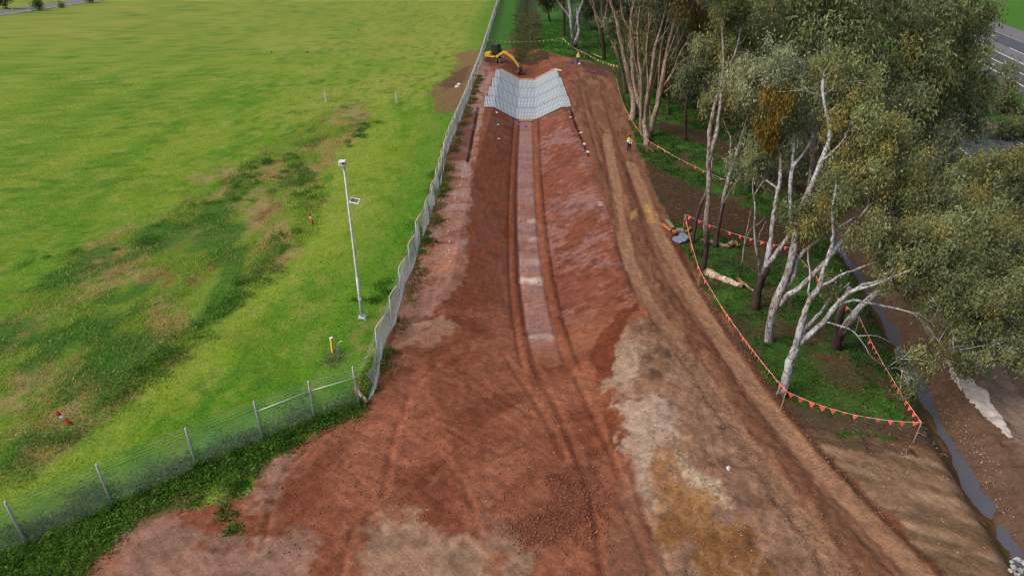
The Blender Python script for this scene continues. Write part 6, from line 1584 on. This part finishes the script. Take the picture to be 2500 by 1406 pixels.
    for s in (-1, 1): MB().box((s * .088, -.01, 1.665), (.018, .04, .06)).build('ear', M['skin'], root, bevel=.006)
    if hat:
        MB().tube([(0, -.02, 1.73), (0, -.02, 1.76), (0, -.02, 1.82), (0, -.02, 1.845)], [.125, .118, .09, .03], 12).build('cap', hat, root, smooth=True)
        MB().box((0, -.14, 1.74), (.16, .12, .015)).build('cap_brim', hat, root)
    return root
p1 = Gs(1535, 371)
pilot = person('person in yellow and white work shirt and navy trousers holding a white controller', p1, math.radians(8), True, M['navy'], ((.27, -.02, 1.18), (.12, -.26, 1.12), (.09, -.31, 1.12)), M['navy'])
ct = MB().box((0, 0, 0), (.30, .16, .05)).build('controller', M['white'], None, p1 + Vector((0.05, -.40, 1.09)), bevel=.012); ct.rotation_euler = (.5, 0, 0)
tag(ct, 'white handset held in front of the person on the haul road', 'controller')
MB().box((0, 0.02, 0.031), (.13, .09, .012)).build('screen', M['glass'], ct)
p2 = Gs(1411, 154)
person('person in pale yellow shirt and blue jeans standing near the far flags', p2, math.radians(-20), False, M['denim'], ((.28, .03, 1.17), (.26, -.08, .96), (.25, -.12, .88)), M['white'])

# ------------------------------------------------------------------ debris and small things
def log(name, pts, r, label, cat='log', bark=None, cat_mat='bark'):
    P = [Gs(px, py) + Vector((0, 0, dz)) for px, py, dz in pts]
    o = np.array(P[0]); W = Wood()
    W.limb([np.array(p) for p in P], r[0], r[1], bark if bark is not None else lin(196, 180, 160), 0, 0, n=9, sub=5, wob=.03)
    k = W.n - 9
    W.F.append((0, 1, 2, 3)); W.F.append((k, k + 1, k + 2, k + 3))
    me = np_mesh(name, np.array(W.V) - o, np.array(W.F), {'tone': ('FLOAT_COLOR', np.array(W.C))}, smooth=True)
    return tag(link(name, me, M['bark'], None, o), label, cat)
t = log('fallen_log', [(1722, 668, .25), (1752, 682, .22), (1785, 695, .18), (1812, 702, .14)], (.30, .16), 'thick white fallen log lying in the grass by the dark based gum', bark=lin(214, 196, 172))
log('fallen_branch', [(1800, 690, .3), (1820, 700, .15), (1842, 715, .1)], (.13, .05), 'splintered tan branch at the right end of the white log', bark=lin(176, 138, 104))
log('fallen_log', [(1705, 588, .12), (1745, 596, .12), (1780, 605, .14)], (.10, .16), 'grey weathered log with a split root end beyond the white log', bark=lin(150, 132, 112))
log('split_stump', [(1775, 604, .15), (1790, 600, .3), (1802, 606, .35)], (.26, .14), 'splintered root end poking up from the grey weathered log', 'stump', bark=lin(160, 138, 110))
log('short_log', [(868, 958, .3), (882, 972, .25), (898, 988, .12)], (.13, .10), 'short pale log leaning on the weeds at the fence corner', bark=lin(190, 170, 146))
for a, b, r_, l_ in (((2104, 1068), (2117, 1095), .04, 'leftmost of the dark sticks on the raked soil below the flags'), ((2205, 1098), (2213, 1110), .035, 'short pale stick below the right end of the flag line'), ((2222, 1100), (2238, 1120), .035, 'dark stick right of the short pale one below the flags'), ((2300, 1108), (2312, 1118), .05, 'pale broken branch on the soil near the ditch edge'), ((2240, 1056), (2262, 1066), .025, 'thin pale twig right of the ditch corner stake')):
    log('stick', [(*a, .06), ((a[0] + b[0]) / 2, (a[1] + b[1]) / 2, .09), (*b, .05)], (r_, r_ * .6), l_, 'stick', bark=lin(78, 62, 50) if 'dark' in l_ else lin(180, 164, 146))
log('fallen_branch', [(1596, 375, .1), (1570, 358, .15), (1550, 352, .1)], (.06, .03), 'thin branch lying behind the worker with the handset', bark=lin(130, 112, 90))
log('fallen_branch', [(1605, 360, .15), (1618, 368, .12), (1636, 378, .1)], (.10, .06), 'broken orange brown branch on the grass under the flags', bark=lin(170, 120, 84))
# dumped timber and sheet metal at the flag corner
def slab(name, px, py, size, rot, material, label, cat, dz=.1):
    o = MB().box((0, 0, 0), size).build(name, material, None, Gs(px, py) + Vector((0, 0, dz)), bevel=.01); o.rotation_euler = rot
    return tag(o, label, cat)
slab('timber_offcut', 1634, 556, (.28, 1.25, .12), (.15, .1, .25), M['oldwood'], 'grey weathered timber offcut leaning on the dump pile', 'timber', .3)
slab('timber_offcut', 1626, 560, (.22, 1.2, .10), (.1, -.1, .4), M['rust'], 'orange brown board beside the grey offcut', 'timber', .15)
slab('timber_offcut', 1645, 572, (.24, .8, .16), (-.2, .2, -.2), M['rust'], 'short bright orange block at the front of the dump pile', 'timber', .15)
slab('timber_offcut', 1680, 566, (.18, .9, .12), (.1, .4, -.6), M['rust'], 'orange stick half hidden behind the flag corner', 'timber', .15)
sh = MB()
prof = [(-.55, .0), (-.5, .16), (-.2, .18), (-.15, .06), (.15, .06), (.2, .22), (.5, .2), (.55, .02), (.5, -.02), (-.5, -.04)]
sh.prism(prof, -.42, .42)
o = sh.build('metal_tray', M['tarp'], None, Gs(1662, 590) + Vector((0, 0, .18))); o.rotation_euler = (.15, -.25, .5); tag(o, 'bent blue grey metal tray lying by the flag corner', 'metal tray')
o = MB().prism([(-.3, 0), (.3, 0), (.26, .14), (-.3, .18)], -.25, .25).build('metal_offcut', M['steel'], None, Gs(1660, 566) + Vector((0, 0, .02))); tag(o, 'crumpled grey scrap between the timber and the tray', 'scrap')
# boulders at the ditch outlet
ico_me = []
for k in range(3):
    bm = bmesh.new(); bmesh.ops.create_icosphere(bm, subdivisions=2, radius=1.0)
    for v in bm.verts:
        d = v.co.normalized(); s = 1 + .28 * math.sin(3.1 * d.x + k * 2) * math.cos(2.7 * d.y + k) + .18 * math.sin(5 * d.z + 2 * d.x + k) + random.uniform(-.06, .06)
        v.co = Vector((d.x * s, d.y * s * .85, d.z * s * .7))
        for ax in (Vector((.7, .3, .6)), Vector((-.5, .6, .6)), Vector((.1, -.8, .55))):
            ax = ax.normalized(); q = v.co.dot(ax)
            if q > .78: v.co -= ax * (q - .78)
    me = bpy.data.meshes.new('boulder'); bm.to_mesh(me); bm.free(); me.materials.append(M['rock']); ico_me.append(me)
for k, (px, py, r_) in enumerate([(2468, 1372, .13), (2482, 1368, .16), (2496, 1376, .15), (2474, 1386, .17), (2490, 1392, .17), (2480, 1404, .15), (2503, 1395, .16), (2466, 1396, .12), (2492, 1412, .17), (2476, 1420, .15), (2510, 1412, .17)]):
    b = Gs(px, py); o = link('boulder', ico_me[k % 3], None, None, b + Vector((0, 0, r_ * .35))); o.scale = (r_, r_, r_); o.rotation_euler = (random.random(), random.random(), random.random() * 6)
    tag(o, 'pale grey boulder in the heap at the lower right corner', 'boulder', 'boulders heaped at the ditch outlet')
for px, py, r_, l_ in ((1778, 1142, .11, 'single white rock on the bare ground left of the haul road'), (1393, 288, .22, 'flat white rock on the channel crest below the mats'), (1419, 325, .2, 'small white rock in the right hand trench'), (1433, 368, .3, 'pointed white rock at the near end of the right hand trench'), (1426, 348, .26, 'long white rock in the middle of the right hand trench'), (1218, 340, .14, 'white scrap of rock low on the left slope'), (1213, 276, .2, 'white rubble patch high on the left slope'), (1216, 306, .16, 'thin white shard on the left slope')):
    b = Gs(px, py); o = link('rock', ico_me[random.randrange(3)], None, None, b + Vector((0, 0, r_ * .3))); o.scale = (r_ * 1.3, r_, r_ * .7); o.rotation_euler = (0, 0, random.random() * 6)
    o.data = o.data.copy(); o.data.materials.clear(); o.data.materials.append(M['chalk']); tag(o, l_, 'rock')
# white pegs along the bench
for kp, (px, py) in enumerate(((1129, 434), (1123, 453), (1117, 470), (1111, 487), (1105, 505), (1099, 521), (1093, 541), (1094, 566), (1097, 591), (1097, 614), (1099, 640))):
    o = MB().box((0, 0, .02), (.11, .11, .14), None, .7).build('survey_peg', M['white'], None, Gs(px, py)); tag(o, ('small white peg at the far end of the row along the damp bench' if kp == 0 else 'small white peg, ' + words[kp] + ' from the far end of the row on the bench'), 'peg', 'white pegs along the bench')
# purple string, pipe and bucket
def strand(px_pts, r_, material, name, label, cat):
    P = [Gs(px, py) + Vector((0, 0, .05)) for px, py in px_pts]; o = P[0].copy()
    return tag(MB().tube([p - o for p in P], r_, 5).build(name, material, None, o), label, cat)
strand([(1258, 300), (1266, 305), (1272, 309), (1279, 310), (1286, 309)], .05, M['purple'], 'purple_tape', 'tangle of purple tape on the channel floor below the mats', 'tape')
strand([(1424, 177), (1440, 175), (1456, 177), (1476, 175), (1484, 178)], .05, M['purple'], 'purple_tape', 'purple tape stretched over the soil right of the mats', 'tape')
strand([(1392, 156), (1396, 154.5), (1401, 154), (1408, 154.5)], .16, M['bluepipe'], 'blue_pipe', 'curved blue pipe on the soil by the far worker', 'pipe')
o = MB().tube([(0, 0, 0), (0, 0, .38), (0, 0, .39)], [.15, .19, .16], 12).build('bucket', M['white'], None, Gs(1412, 158)); tag(o, 'white bucket at the feet of the far worker', 'bucket'); o.rotation_euler = (0, 1.1, .3)
MB().tube([(-.19, 0, .36), (-.12, 0, .46), (0, 0, .5), (.12, 0, .46), (.19, 0, .36)], .008, 4).build('handle', M['steel'], o)
log('pale_pole', [(1449, 139, .4), (1460, 143, .4), (1470, 147, .4)], (.07, .06), 'pale pole lying along the far flag line', 'pole', bark=lin(200, 188, 150))
for px, py, l_ in ((1116, 214, 'crumpled white bag on the bare patch left of the fence'), (1121, 209, 'smaller white bag touching the crumpled one')):
    b = Gs(px, py); o = link('plastic_bag', ico_me[1].copy(), None, None, b + Vector((0, 0, .12))); o.data.materials.clear(); o.data.materials.append(M['white']); o.scale = (.4, .3, .3); tag(o, l_, 'bag')
for px, py, l_ in ((751, 131, 'dark bird on the field, farthest from the fence'), (663, 131, 'dark bird left of the other two on the field'), (875, 76, 'dark bird high on the field, nearest the fence')):
    b = Gs(px, py); t = empty('bird', b); t.rotation_euler = (0, 0, random.random() * 6); tag(t, l_, 'bird', 'birds feeding on the field')
    MB().tube([(-.34, 0, .22), (-.2, 0, .22), (-.05, 0, .21), (.12, 0, .24), (.2, 0, .32), (.26, 0, .36), (.34, 0, .35)], [.02, .05, .10, .09, .05, .055, .01], 8).build('body', M['cab'], t, smooth=True)
    MB().tube([(0, .04, 0), (.02, .04, .16)], .012, 4).tube([(0, -.04, 0), (.02, -.04, .16)], .012, 4).build('legs', M['cab'], t)
